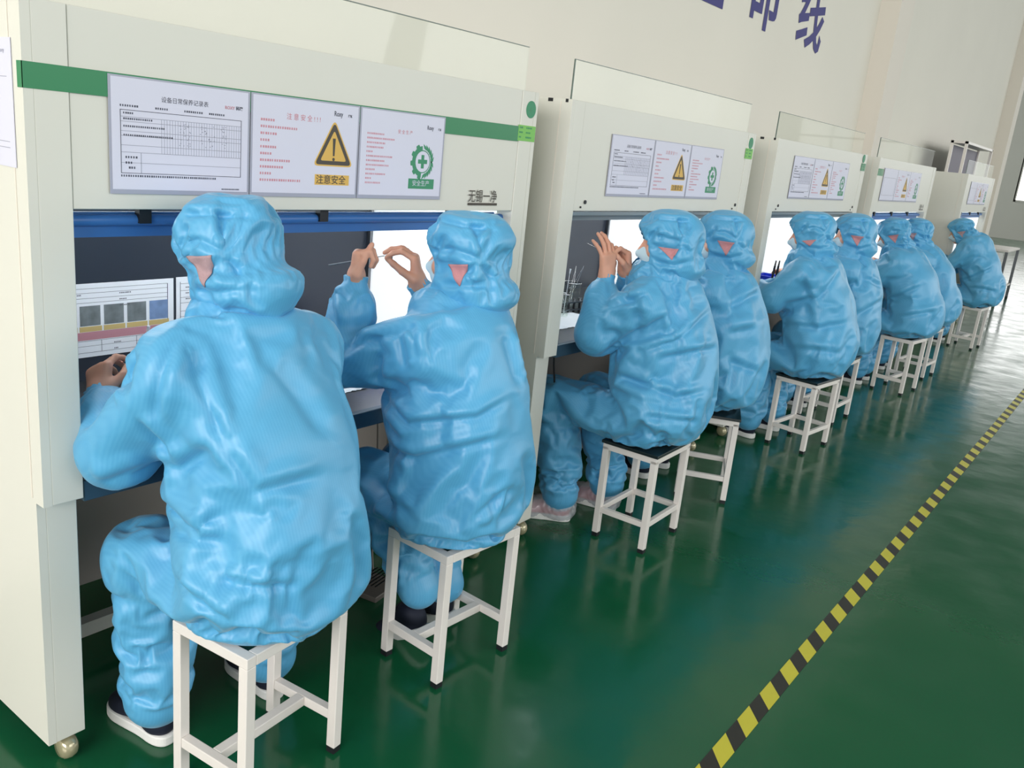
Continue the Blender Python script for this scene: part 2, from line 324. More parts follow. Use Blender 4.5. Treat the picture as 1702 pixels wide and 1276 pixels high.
# ---------------------------------------------------------------- notices on the bench headers
def sheet(y, z, w, h, label, cat='notice', group=None, x=.0015, name='notice_sheet'):
    """origin at the lower left corner of the plastic sleeve, in the plane of the header"""
    t = thing(name, label, cat, (x, y, z), 0, group)
    MB().box((0, 0, 0), (.0012, w, h)).build('plastic_sleeve', M['sleeve'], t)
    MB().box((.0012, .006, .010), (.0018, w - .006, h - .004)).build('paper', M['paper'], t)
    return t
def bars(mb, rows, y, z, dz, ch, lens, mi=0):
    for i in range(rows):
        yy = y
        for _ in range(lens[i % len(lens)]):
            w = ch * random.uniform(.45, .7); mb.box((.0018, yy, z - i * dz), (.0022, yy + w, z - i * dz + ch * .8), mi); yy += ch
    return mb
def record_sheet(y, z, w, h, label, detail=True, group=None):
    t = sheet(y, z, w, h, label, 'notice', group)
    f = MB(); X = lambda a, b, c, d: f.box((.0018, a * w, b * h), (.0023, c * w, d * h))
    lw = .0012 / w; lh = .0012 / h
    X(.07, .18, .07 + lw, .72); X(.93 - lw, .18, .93, .72); X(.07, .18, .93, .18 + lh); X(.07, .72 - lh, .93, .72)
    f.build('table_frame', M['ink'], t)
    if detail:
        g = MB(); Y = lambda a, b, c, d: g.box((.0018, a * w, b * h), (.0022, c * w, d * h))
        for q in (.66, .62, .54, .50, .42, .36, .27): Y(.07, q, .93, q + lh * .8)
        for i in range(31): Y(.34 + i * .019, .36, .34 + i * .019 + lw * .5, .66)
        Y(.2, .18, .2 + lw, .36)
        g.build('table_rules', M['ink_light'], t)
        tx = MB(); text_mb('设备日常保养记录表', .0135, tx, 0, (.34 * w, .815 * h), .0022, 0)
        bars(tx, 1, .07 * w, .745 * h, .01, .0055, [8]); bars(tx, 1, .3 * w, .745 * h, .01, .0055, [6]); bars(tx, 1, .5 * w, .745 * h, .01, .0055, [9]); bars(tx, 1, .68 * w, .745 * h, .01, .0055, [8])
        bars(tx, 2, .09 * w, .685 * h, .012, .005, [5, 14]); bars(tx, 2, .09 * w, .575 * h, .019, .005, [20, 24]); bars(tx, 2, .1 * w, .31 * h, .012, .006, [5, 3]); bars(tx, 1, .12 * w, .22 * h, .01, .006, [3])
        bars(tx, 1, .07 * w, .150 * h, .01, .0055, [44]); bars(tx, 1, .78 * w, .055 * h, .01, .004, [13])
        for i in range(60): pass
        tx.build('printed_text', M['ink'], t)
        tr = MB(); text_mb('ROXY', .010, tr, 0, (.80 * w, .815 * h), .0022, 0, off=.0003); text_mb('科瑞', .0098, tr, 1, (.885 * w, .815 * h), .0022, 0, off=.0003)
        tr.build('logo', [M['ink_red'], M['ink']], t)
        mk = MB()
        for i in range(70):
            a = random.choice([.47, .5, .53, .62, .65, .68, .71, .78, .8]) + random.uniform(-.01, .01); q = random.uniform(.43, .64)
            mk.box((.0018, a * w, q * h), (.0022, a * w + .0025, q * h + .0016))
        mk.build('tick_marks', M['ink_light'], t)
    return t
def tri(c, r, rot=90): return [(c[0] + r * math.cos(math.radians(rot + 120 * i)), c[1] + r * math.sin(math.radians(rot + 120 * i))) for i in range(3)]
def round_poly(P, r, n=5):
    out = []; m = len(P)
    for i in range(m):
        p = Vector(P[i]); a = (Vector(P[i - 1]) - p).normalized(); c = (Vector(P[(i + 1) % m]) - p).normalized()
        for j in range(n + 1):
            q = p + a * r * (1 - j / n) ** 2 * 1.0 + c * r * (j / n) ** 2; out.append((q.x, q.y))
    return out
def caution_sheet(y, z, w, h, label, group=None):
    t = sheet(y, z, w, h, label, 'notice', group); cy, cz = .75 * w, .50 * h
    MB().prism(round_poly(tri((cy, cz), .33 * h), .018), .0018, .0022).build('warning_triangle', M['yellow'], t)
    m = MB(); o = round_poly(tri((cy, cz), .30 * h), .014); i_ = round_poly(tri((cy, cz), .215 * h), .008); n = len(o)
    m.add([(.0024, a, b) for a, b in o] + [(.0024, a, b) for a, b in i_], [(k, (k + 1) % n, n + (k + 1) % n, n + k) for k in range(n)])
    m.prism([(cy - .0028, cz - .055 * h), (cy + .0028, cz - .055 * h), (cy + .005, cz + .13 * h), (cy - .005, cz + .13 * h)], .0022, .0026)
    m.prism([(cy + .0045 * math.cos(q * .5236), cz - .09 * h + .0045 * math.sin(q * .5236)) for q in range(12)], .0022, .0026)
    m.build('warning_symbol', M['sign_dark'], t)
    MB().box((.0018, cy - .175 * w, .135 * h), (.0022, cy + .165 * w, .245 * h)).build('caption_plate', M['yellow'], t)
    tx = MB(); text_mb('注意安全', .0255, tx, 0, (cy - .165 * w, .155 * h), .0026, 0, off=.0002, sx=1.05); tx.build('caption', M['sign_dark'], t)
    r = MB(); text_mb('注 意 安 全 ! ! !', .0175, r, 0, (.30 * w, .785 * h), .0022, 0); r.build('title', M['ink_pink'], t)
    r = MB(); bars(r, 10, .08 * w, .745 * h, .0165, .0074, [6, 16, 7, 4, 7, 5, 13, 10, 5, 18]); r.build('printed_text', M['ink_red'], t)
    l = MB(); text_mb('Roxy', .0185, l, 0, (.74 * w, .865 * h), .0022, 0, off=.0003, sx=.8); text_mb('瑞新', .008, l, 0, (.88 * w, .868 * h), .0022, 0, off=.0003); l.build('logo', M['ink'], t)
    return t
def safety_sheet(y, z, w, h, label, group=None):
    t = sheet(y, z, w, h, label, 'notice', group); cy, cz = .74 * w, .45 * h; R = .19 * h
    e = MB()
    # left half cog ring, right half laurel leaves, cross
    n = 60; o = []; i_ = []
    for k in range(n + 1):
        a = math.radians(95 + 170 * k / n); rr = R * (1.12 if (k // 6) % 2 else .97); o.append((.0022, cy + rr * math.cos(a), cz + rr * math.sin(a))); i_.append((.0022, cy + R * .72 * math.cos(a), cz + R * .72 * math.sin(a)))
    e.add(o + i_, [(k, k + 1, n + 2 + k, n + 1 + k) for k in range(n)])
    for k in range(12):
        a = math.radians(-80 + 160 * k / 11); c = (cy + R * .9 * math.cos(a), cz + R * .9 * math.sin(a)); d = a + math.radians(50 if k > 5 else -50)
        L_ = R * .27; ww = R * .10; u = (math.cos(d), math.sin(d)); v = (-u[1], u[0])
        e.prism([(c[0] - u[0] * L_, c[1] - u[1] * L_), (c[0] + v[0] * ww, c[1] + v[1] * ww), (c[0] + u[0] * L_, c[1] + u[1] * L_), (c[0] - v[0] * ww, c[1] - v[1] * ww)], .0018, .0022)
    n = 24; r0_, r1_ = R * .66, R * .72
    e.add([(.0022, cy + r * math.cos(2 * math.pi * k / n), cz + r * math.sin(2 * math.pi * k / n)) for r in (r0_, r1_) for k in range(n)], [(k, (k + 1) % n, n + (k + 1) % n, n + k) for k in range(n)])
    g_, q_ = R * .13, R * .42; e.prism([(cy + u * 1.0, cz + v) for u, v in ((-g_, -q_), (g_, -q_), (g_, -g_), (q_, -g_), (q_, g_), (g_, g_), (g_, q_), (-g_, q_), (-g_, g_), (-q_, g_), (-q_, -g_), (-g_, -g_))], .0018, .0023)
    e.build('safety_emblem', M['sign_green'], t)
    MB().box((.0018, cy - .16 * w, .125 * h), (.0022, cy + .16 * w, .245 * h)).build('caption_plate', M['sign_green'], t)
    tx = MB(); text_mb('安全生产', .0185, tx, 0, (cy - .115 * w, .165 * h), .0026, 0, sx=1.05); tx.build('caption', M['paper'], t)
    r = MB(); text_mb('安 全 生 产', .013, r, 0, (.42 * w, .755 * h), .0022, 0); r.build('title', M['ink_pink'], t)
    r = MB(); bars(r, 13, .08 * w, .715 * h, .0125, .0062, [11, 18, 12, 11, 4, 17, 12, 15, 6, 13, 4, 10, 0]); r.build('printed_text', M['ink_red'], t)
    l = MB(); text_mb('Roxy', .0175, l, 0, (.77 * w, .83 * h), .0022, 0, off=.0003, sx=.8); text_mb('瑞新', .0075, l, 0, (.91 * w, .832 * h), .0022, 0, off=.0003); l.build('logo', M['ink'], t)
    return t
where = {0: 'nearest bench', 1: 'second bench', 2: 'third bench', 3: 'fourth bench', 4: 'last bench'}
SH = [(1.020, 1.437, .362, .252, .365, .360, .36), (3.120, 1.463, .365, .247, .36, .372, .365), (5.235, 1.481, .368, .252, .365, .37, .40), (7.26, 1.488, .42, .254, .42, .40, .33), (10.9, 1.49, .38, .25, .38, .36, .3)]
for i, (y, z, w1, h, w2, w3, _) in enumerate(SH):
    g = 'notices on the bench headers'
    record_sheet(y, z, w1, h, 'record table notice, left of three on the header of the ' + where[i], i < 3, g)
    caution_sheet(y + w1 + .003, z, w2 - .003, h, 'yellow warning triangle notice on the header of the ' + where[i], g)
    safety_sheet(y + w1 + w2 + .003, z, w3 - .003, h, 'green cross and cog safety notice on the header of the ' + where[i], g)
# notice on the near side panel of the first bench (faces the camera end)
t = thing('notice_sheet', 'pale lilac notice taped to the near side of the nearest bench', 'notice', (-.262, .8455, 1.481))
rot = Matrix.Rotation(-math.pi / 2, 4, 'Z')
s = MB().box((0, 0, 0), (.0015, .222, .253)).build('plastic_sleeve', M['paper'], t, 0, rot)
f = MB()
for zz in (.178, .05, .038): f.box((.0015, .01, zz), (.002, .20, zz + .0012))
text_mb('Roxy', .012, f, 0, (.17, .225), .002, 0)
f.build('printed_text', M['ink_light'], t, 0, rot)
# green tape across the first bench header, folded round its near edge
f = MB(); f.box((-.02, .8452, 1.641), (.0012, .8465, 1.692)); f.box((0, .8452, 1.641), (.0012, 2.492, 1.692))
tag(f.build('header_tape', M['green_tape']), 'long green tape band across the header of the nearest bench', 'tape')
def sticker_set(i, yl, zl, yd, zd, w=.1, dark=None):
    if w:
        t = thing('asset_label', 'light green printed label at the header edge of the ' + where[i], 'label', (0, yl, zl), 0, 'asset labels')
        MB().box((0, 0, 0), (.0015, w, .053)).build('label_paper', M['green_light'] if dark is None else dark, t)
        f = MB(); bars(f, 3, .006, .042, .016, .007, [3, 3, 2]); bars(f, 3, .045, .042, .016, .007, [5, 4, 5]); f.build('printed_text', M['sign_green'], t)
    if yd:
        t = thing('round_sticker', 'round green sticker above the label on the ' + where[i], 'sticker', (0, yd, zd), 0, 'round green stickers')
        n = 28; MB().prism([(.0275 * math.cos(2 * math.pi * k / n), .029 * math.sin(2 * math.pi * k / n)) for k in range(n)], 0, .0016).build('sticker_disc', M['sign_green'], t)
        f = MB(); text_mb('4', .03, f, 0, (-.012, -.012), .0018, 0); f.build('printed_text', M['green_tape'], t)
sticker_set(0, 2.489, 1.644, 2.552, 1.752)
sticker_set(1, 4.492, 1.679, 4.545, 1.760, .094)
sticker_set(2, 6.62, 1.695, 6.65, 1.78, .10, M['green_tape'])
sticker_set(3, 7.085, 1.678, 0, 0, .15, M['green_tape'])

# ---------------------------------------------------------------- sheets on the dark back of the first bench
def work_sheet(y, z, w, h, label, full):
    t = thing('instruction_sheet', label, 'sheet', (-.7585, y, z)); MB().box((0, 0, 0), (.0015, w, h)).build('paper', M['white'], t)
    f = MB(); rr = lambda a, b, c, d: f.box((.0015, a * w, b * h), (.0021, c * w, d * h))
    for q in ((.93, .87, .80, .74) if full else (.9, .8, .7, .62, .5, .42, .3, .2)): rr(.05, q, .95, q + .004)
    rr(.05, .06, .055, .93); rr(.945, .06, .95, .93); rr(.05, .06, .95, .064)
    if full:
        rr(.4, .06, .403, .22); rr(.68, .06, .683, .22); rr(.05, .15, .95, .153); rr(.05, .22, .95, .223)
    bars(f, 3, .12 * w, .84 * h, .02, .005, [12, 3, 9]); bars(f, 3, .55 * w, .84 * h, .02, .005, [8, 5, 7]); bars(f, 2, .15 * w, .16 * h, .02, .005, [4, 3]); bars(f, 2, .5 * w, .16 * h, .02, .005, [5, 3])
    f.build('printed_text', M['ink'], t)
    if full:
        for i in range(5): MB().box((.0015, (.06 + i * .183) * w, .43 * h), (.0022, (.06 + i * .183 + .155) * w, .70 * h)).build('printed_picture', M['photo_blue'] if i == 4 else M['photo_grey'], t)
        m = MB()
        for i in range(5): m.box((.0015, (.055 + i * .183) * w, .35 * h), (.0022, (.055 + i * .183 + .17) * w, .42 * h))
        m.build('ochre_band', M['ochre'], t)
        MB().box((.0015, .05 * w, .235 * h), (.0022, .95 * w, .345 * h)).build('pink_band', M['pink'], t)
work_sheet(1.222, .846, .425, .236, 'illustrated instruction sheet on the dark back of the nearest bench', True)
work_sheet(1.657, .846, .30, .238, 'text instruction sheet half hidden behind the nearest worker', False)

SIM = True; ONLY = None

# ================================================================ stools
def stool(label, kind):
    a, b, H, t_ = .337, .258, .45, .028          # long side (local y), short side (local -x), height, tube
    t = thing('stool', label, 'stool', (0, 0, 0), 0, 'white metal stools in front of the benches')
    for i, (x, y) in enumerate(((-t_, 0), (-t_, a - t_), (-b, 0), (-b, a - t_))):
        l = MB().box((x, y, .018), (x + t_, y + t_, H - t_)).build('leg', M['white_tube'], t, .002)
        MB().box((x + .001, y + .001, 0), (x + t_ - .001, y + t_ - .001, .019)).build('rubber_foot', M['black'], l)
    f = MB()
    if kind == 'A':
        f.box((-b, 0, H - t_), (0, t_, H)); f.box((-b, a - t_, H - t_), (0, a, H)); f.box((-t_, t_, H - t_), (0, a - t_, H)); f.box((-b, t_, H - t_), (-b + t_, a - t_, H))
        f.build('seat_frame', M['white_tube'], t, .002)
        MB().box((-b + t_, t_, H - .014), (-t_, a - t_, H - .004)).build('seat_board', M['board_green'], t)
        for y in (0, a - t_): MB().box((-b + t_, y + .002, .10), (-t_, y + t_ - .002, .128)).build('stretcher', M['white_tube'], t, .002)
        MB().box((-b / 2 - t_ / 2, t_ - .002, .10), (-b / 2 + t_ / 2, a - t_ + .002, .128)).build('stretcher', M['white_tube'], t, .002)
    else:
        f.box((-b, 0, H - t_ - .014), (0, t_ * .8, H - .014)); f.box((-b, a - t_ * .8, H - t_ - .014), (0, a, H - .014)); f.box((-t_ * .8, t_ * .8, H - t_ - .014), (0, a - t_ * .8, H - .014)); f.box((-b, t_ * .8, H - t_ - .014), (-b + t_ * .8, a - t_ * .8, H - .014))
        f.build('seat_frame', M['white_tube'], t, .002)
        MB().box((-b - .006, -.006, H - .014), (.006, a + .006, H)).build('seat_board', M['board_black'], t, .002)
        for y in (0, a - t_): MB().box((-b + t_, y + .004, .115), (-t_, y + t_ - .004, .14)).build('stretcher', M['white_tube'], t, .002)
        for x in (-t_, -b): MB().box((x + .004, t_, .115), (x + t_ - .004, a - t_, .14)).build('stretcher', M['white_tube'], t, .002)
    return t
STOOLS = [(.451, 1.069, .099, 'A', 'white stool under the nearest seated worker'), (.424, 1.785, -.057, 'A', 'white stool with green board under the second worker'),
          (.413, 3.114, .02, 'B', 'black topped white stool under the worker at the near end of the second bench'), (.428, 3.944, .42, 'B', 'black topped white stool turned askew, under the fourth worker'),
          (.433, 5.087, -.11, 'B', 'black topped white stool under the nearer worker at the third bench'), (.356, 5.9, -.03, 'B', 'black topped white stool under the farther worker at the third bench'),
          (.477, 7.294, -.1, 'A', 'white stool under the nearer worker at the fourth bench'), (.46, 8.12, -.05, 'B', 'black topped white stool under the farther worker at the fourth bench'),
          (.489, 10.263, -.07, 'A', 'white stool under the last worker, standing in floor glare')]
protos = {}
for x, y, a, k, lab in STOOLS:
    if k in protos: s = copy_tree(protos[k]); s['label'] = lab
    else: s = stool(lab, k); protos[k] = s
    s.location = (x, y, 0); s.rotation_euler = (0, 0, a)

# ---------------------------------------------------------------- implicit surfaces
class Field:
    """signed distance field of blended body forms, meshed with surface nets"""
    def __init__(s): s.ops=[]
    def cone(s,a,b,ra,rb,k=.03): s.ops.append(('c',np.array(a,float),np.array(b,float),ra,rb,k)); return s
    def ball(s,c,r,k=.03,R=None): s.ops.append(('e',np.array(c,float),np.array(r,float)*np.ones(3),None if R is None else np.array(R,float),k)); return s
    def loft(s,secs,k=.03): s.ops.append(('l',[(np.array(c,float),w,d) for c,w,d in secs],k)); return s
    def cut(s,c,r,k=.01,R=None): s.ops.append(('x',np.array(c,float),np.array(r,float)*np.ones(3),None if R is None else np.array(R,float),k)); return s
    def val(s,P):
        D=None
        for o in s.ops:
            if o[0]=='p':
                D=-smin(-D,P[:,2]-o[1],o[2]); continue
            if o[0]=='c':
                a,b,ra,rb,k=o[1:]; ab=b-a; t=np.clip(((P-a)@ab)/max(ab@ab,1e-12),0,1)
                d=np.linalg.norm(P-a-t[:,None]*ab,axis=1)-(ra+(rb-ra)*t)
            elif o[0] in 'ex':
                c,r,Rm,k=o[1:]; q=P-c
                if Rm is not None: q=q@Rm
                m=np.linalg.norm(q/r,axis=1); g=np.linalg.norm(q/(r*r),axis=1)+1e-9
                d=m*(m-1)/g
            else:
                secs,k=o[1:]; best=None
                for (c0,w0,d0),(c1,w1,d1) in zip(secs[:-1],secs[1:]):
                    ax=c1-c0; L=np.linalg.norm(ax); ax=ax/L
                    lat=np.array([0,1,0.])-ax*ax[1]; lat/=np.linalg.norm(lat); fw=np.cross(lat,ax)
                    q=P-c0; h=q@ax; t=np.clip(h/L,0,1); t=t*t*(3-2*t)*.5+t*.5
                    w=w0+(w1-w0)*t; dd=d0+(d1-d0)*t
                    u=q@lat; v=q@fw; e=np.where(h<0,h,np.where(h>L,h-L,0))
                    m=np.sqrt((u/w)**2+(v/dd)**2+(e/np.minimum(w,dd))**2)
                    g=np.sqrt((u/w**2)**2+(v/dd**2)**2+(e/np.minimum(w,dd)**2)**2)+1e-9
                    x=m*(m-1)/g
                    best=x if best is None else smin(best,x,.05)
                d=best
            k=o[-1]
            if o[0]=='x': D=-smin(-D,d,k)
            else: D=d if D is None else smin(D,d,k)
        return D
    def bounds(s,pad):
        pts=[]
        for o in s.ops:
            if o[0]=='c': pts+= [o[1]-o[3],o[1]+o[3],o[2]-o[4],o[2]+o[4]]
            elif o[0]=='e': m=o[2].max(); pts+=[o[1]-m,o[1]+m]
            elif o[0]=='l':
                for c,w,d in o[1]: m=max(w,d); pts+=[c-m,c+m]
        pts=np.array(pts); return pts.min(0)-pad,pts.max(0)+pad
    def mesh(s,h,box=None):
        lo,hi=box if box is not None else s.bounds(.03)
        n=np.ceil((hi-lo)/h).astype(int)+1
        gx,gy,gz=[lo[i]+h*np.arange(n[i]) for i in range(3)]
        G=np.empty(n,np.float32)
        YZ=np.stack(np.meshgrid(gy,gz,indexing='ij'),-1).reshape(-1,2)
        st=max(1,int(400000/len(YZ)))
        for i in range(0,n[0],st):
            xs=gx[i:i+st]; P=np.empty((len(xs)*len(YZ),3)); P[:,0]=np.repeat(xs,len(YZ)); P[:,1:]=np.tile(YZ,(len(xs),1))
            G[i:i+st]=s.val(P).reshape(len(xs),n[1],n[2])
        return nets(G,lo,h)

def smin(a,b,k):
    if k<=0: return np.minimum(a,b)
    h=np.maximum(k-np.abs(a-b),0)/k
    return np.minimum(a,b)-h*h*k*.25

def nets(G,lo,h):
    S=G<0; nx,ny,nz=[d-1 for d in G.shape]
    cnt=np.zeros((nx,ny,nz)); acc=np.zeros((nx,ny,nz,3))
    offs=[(i,j,k) for i in (0,1) for j in (0,1) for k in (0,1)]
    sl=lambda A,o:A[o[0]:o[0]+nx,o[1]:o[1]+ny,o[2]:o[2]+nz]
    for a in offs:
        for ax in range(3):
            if a[ax]: continue
            b=list(a); b[ax]=1
            ga,gb=sl(G,a),sl(G,b); m=(ga<0)!=(gb<0)
            t=np.where(m,ga/np.where(m,ga-gb,1),0)
            cnt+=m
            for c in range(3): acc[...,c]+=m*((a[c]+t) if c==ax else a[c])
    act=cnt>0; idx=-np.ones(cnt.shape,int); idx[act]=np.arange(act.sum())
    ii=np.argwhere(act); V=lo+h*(ii+acc[act]/cnt[act][:,None])
    F=[]
    for ax in range(3):
        A=[slice(None)]*3; B=[slice(None)]*3; A[ax]=slice(0,-1); B[ax]=slice(1,None)
        sa,sb=S[tuple(A)],S[tuple(B)]; e=np.argwhere(sa!=sb)
        u,w=[(1,2),(2,0),(0,1)][ax]
        e=e[(e[:,u]>0)&(e[:,w]>0)&(e[:,u]<G.shape[u]-1)&(e[:,w]<G.shape[w]-1)]
        fl=sa[tuple(e.T)]
        q=[]
        for du,dw in ((1,1),(0,1),(0,0),(1,0)):
            c=e.copy(); c[:,u]-=du; c[:,w]-=dw; q.append(idx[tuple(c.T)])
        q=np.stack(q,1); q[~fl]=q[~fl][:,::-1]; F.append(q)
    F=np.concatenate(F); return V,F

def relax(V,F,it=2,lam=.5):
    E=np.concatenate([F[:,[0,1]],F[:,[1,2]],F[:,[2,3]],F[:,[3,0]]]); n=len(V)
    deg=np.bincount(E.ravel(),minlength=n)[:,None]
    for _ in range(it):
        A=np.zeros_like(V)
        for c in range(3): A[:,c]=np.bincount(E[:,0],V[E[:,1],c],n)+np.bincount(E[:,1],V[E[:,0],c],n)
        V=V+lam*(A/np.maximum(deg,1)-V)
    return V
def vnormals(V,F):
    n=np.cross(V[F[:,2]]-V[F[:,0]],V[F[:,3]]-V[F[:,1]]); N=np.zeros_like(V)
    for c in range(4):
        for a in range(3): N[:,a]+=np.bincount(F[:,c],n[:,a],len(V))
    return N/(np.linalg.norm(N,axis=1)[:,None]+1e-12)


def mesh_ob(name, V, F, mats, parent=None, smooth=True):
    me = bpy.data.meshes.new(name); me.from_pydata(np.asarray(V).tolist(), [], F.tolist() if hasattr(F, 'tolist') else F); me.update()
    for m in (mats if isinstance(mats, list) else [mats]): me.materials.append(m)
    me.polygons.foreach_set('use_smooth', [smooth] * len(me.polygons))
    o = bpy.data.objects.new(name, me); COL.objects.link(o)
    if parent is not None: o.parent = parent; o.matrix_parent_inverse = parent.matrix_basis.inverted()
    return o
def prune(V, F, keep):
    F = F[keep[F].all(1)]; used = np.unique(F); mp = -np.ones(len(V), int); mp[used] = np.arange(len(used)); return V[used], mp[F]

def cloth_sim(V, F, Vc, Fc, pin, grow, frames, bend=1.0, grav=4.0, seatbox=None):
    """let a loose garment settle and buckle over the body inside it; returns the settled vertices"""
    ob = mesh_ob('garment_settling', V, F, M['coverall']); bo = mesh_ob('body_settling', Vc, Fc, M['skin'])
    bo.modifiers.new('c', 'COLLISION'); bo.collision.thickness_outer = .003
    vg = ob.vertex_groups.new(name='pin')
    for lv in np.unique(np.round(pin, 2)):
        if lv > 0: vg.add(np.nonzero(np.round(pin, 2) == lv)[0].tolist(), float(lv), 'REPLACE')
    SC.gravity = (0, 0, -grav)
    cm = ob.modifiers.new('cl', 'CLOTH'); s = cm.settings
    s.quality = 5; s.mass = .05; s.tension_stiffness = 25; s.compression_stiffness = 25; s.shear_stiffness = 10; s.bending_stiffness = bend
    s.tension_damping = 5; s.compression_damping = 5; s.shear_damping = 5; s.bending_damping = .5; s.air_damping = 4
    s.shrink_min = -grow; s.vertex_group_mass = 'pin'; s.pin_stiffness = 1
    cm.collision_settings.use_self_collision = False; cm.collision_settings.distance_min = .004
    cm.point_cache.frame_start = 1; cm.point_cache.frame_end = frames + 2
    for fr in range(1, frames + 1): SC.frame_set(fr)
    ev = ob.evaluated_get(bpy.context.evaluated_depsgraph_get()); me = bpy.data.meshes.new_from_object(ev)
    out = np.empty(len(me.vertices) * 3); me.vertices.foreach_get('co', out); out = out.reshape(-1, 3)
    bpy.data.meshes.remove(me)
    for o in (ob, bo):
        d = o.data; bpy.data.objects.remove(o); bpy.data.meshes.remove(d)
    SC.frame_set(1); SC.gravity = (0, 0, -9.81)
    bad = ~np.isfinite(out).all(1) | (np.linalg.norm(out - V, axis=1) > .12)
    out[bad] = V[bad]
    return out

def refine(V, F):
    """one Catmull-Clark level, returned as arrays"""
    o = mesh_ob('refining', V, F, M['coverall']); s = o.modifiers.new('s', 'SUBSURF'); s.levels = 1
    me = bpy.data.meshes.new_from_object(o.evaluated_get(bpy.context.evaluated_depsgraph_get()))
    v = np.empty(len(me.vertices) * 3); me.vertices.foreach_get('co', v); f = np.empty(len(me.loops), np.int32); me.loops.foreach_get('vertex_index', f)
    d = o.data; bpy.data.objects.remove(o); bpy.data.meshes.remove(d); bpy.data.meshes.remove(me)
    return v.reshape(-1, 3), f.reshape(-1, 4).astype(int)
BACK = np.array([.56, -.78, .27]); BACK /= np.linalg.norm(BACK); BU = np.cross([0, 0, 1], BACK); BU /= np.linalg.norm(BU); BV = np.cross(BACK, BU)
def crease(V, F, lines, c0, dep, wid):
    """press garment folds into the back-left side: a sharp valley with a soft ridge beside it, along each polyline (a, b on the back)"""
    for li, L in enumerate(lines):
        N = vnormals(V, F); q = V - c0; Q = np.stack([q @ BU, q @ BV], 1); best = np.full(len(V), 9.); sgn = np.zeros(len(V)); tt = np.zeros(len(V))
        seg = np.array(L); ls = np.linalg.norm(np.diff(seg, axis=0), axis=1); tot = ls.sum(); acc = 0
        for (p0, p1), l_ in zip(zip(seg[:-1], seg[1:]), ls):
            ab = p1 - p0; t = np.clip(((Q - p0) @ ab) / (ab @ ab), 0, 1); dv = Q - p0 - t[:, None] * ab; d = np.linalg.norm(dv, axis=1)
            m = d < best; best[m] = d[m]; sgn[m] = np.sign(ab[0] * dv[m, 1] - ab[1] * dv[m, 0]); tt[m] = (acc + t[m] * l_) / tot; acc += l_
        sd_ = best * sgn; taper = np.clip(np.minimum(tt, 1 - tt) * 5 + .12, 0, 1); w = wid * (1 + .35 * ((li * 37) % 5) / 5); fac = np.clip((N @ BACK) * 2.5, 0, 1) * taper
        V = V + N * ((-dep * np.exp(-(sd_ / w) ** 2) + dep * .95 * np.exp(-((sd_ - 2.1 * w) / (1.5 * w)) ** 2)) * fac)[:, None]
    return V

def hand_field(Fd, wrist, X, Z, left, curls, thumb=(.5, .35), sc=1.0, spread=0.0, arm=None):
    """X = towards the fingers, Z = palm normal; curls = four fingers x three joint bends in degrees"""
    X = np.array(X, float); X /= np.linalg.norm(X); Z = np.array(Z, float); Z -= X * (Z @ X); Z /= np.linalg.norm(Z)
    Y = np.cross(Z, X) if left else np.cross(X, Z)
    w = np.array(wrist, float); T = lambda p: w + sc * (X * p[0] + Y * p[1] + Z * p[2])
    k = .008 * sc
    for i, y in enumerate((.029, .0095, -.0105, -.028)):
        Fd.cone(T((.0, y * .55, 0)), T((.082 - .004 * abs(i - 1.2), y, -.002)), .0165 * sc, .0125 * sc, .014 * sc)
    Fd.cone(w - (X if arm is None else np.array(arm)) * .055, T((.012, 0, 0)), .026 * sc, .026 * sc, .02 * sc)
    L = [(.043, .026, .021), (.047, .030, .022), (.043, .028, .021), (.034, .021, .019)]
    tips = []
    for i, y in enumerate((.029, .0095, -.0105, -.028)):
        p = np.array((.082 - .004 * abs(i - 1.2), y, -.002)); ang = 0; sp = math.radians(spread) * (1.2 - i) * .5
        for j in range(3):
            ang += math.radians(curls[i][j]); d = np.array((math.cos(ang) * math.cos(sp), math.sin(sp) * math.cos(ang) + 0, math.sin(ang))); q = p + d * L[i][j]
            ra = (.0094, .0086, .0078)[j] - .0006 * (i == 3); Fd.cone(T(p), T(q), ra * sc, (ra - .0009) * sc, .004 * sc); p = q
        tips.append(T(p))
    # thumb: leaves the side of the palm near its base; thumb=(outward, towards the palm)
    o, c = thumb; p = np.array((.018, .030, .006)); d = np.array((1 - abs(o) * .4, o, c)); d /= np.linalg.norm(d)
    q = p + d * .044; Fd.cone(T((.0, .012, .002)), T(p), .019 * sc, .016 * sc, .012 * sc); Fd.cone(T(p), T(q), .0145 * sc, .0112 * sc, .008 * sc)
    d2 = d + np.array((.35, -.45 * np.sign(o), .25 * c)); d2 /= np.linalg.norm(d2); r = q + d2 * .033; Fd.cone(T(q), T(r), .0112 * sc, .0098 * sc, .004 * sc)
    d3 = d2 + np.array((.1, -.2 * np.sign(o), .1)); d3 /= np.linalg.norm(d3); e = r + d3 * .026; Fd.cone(T(r), T(e), .0098 * sc, .0082 * sc, .004 * sc); tips.append(T(e))
    return tips

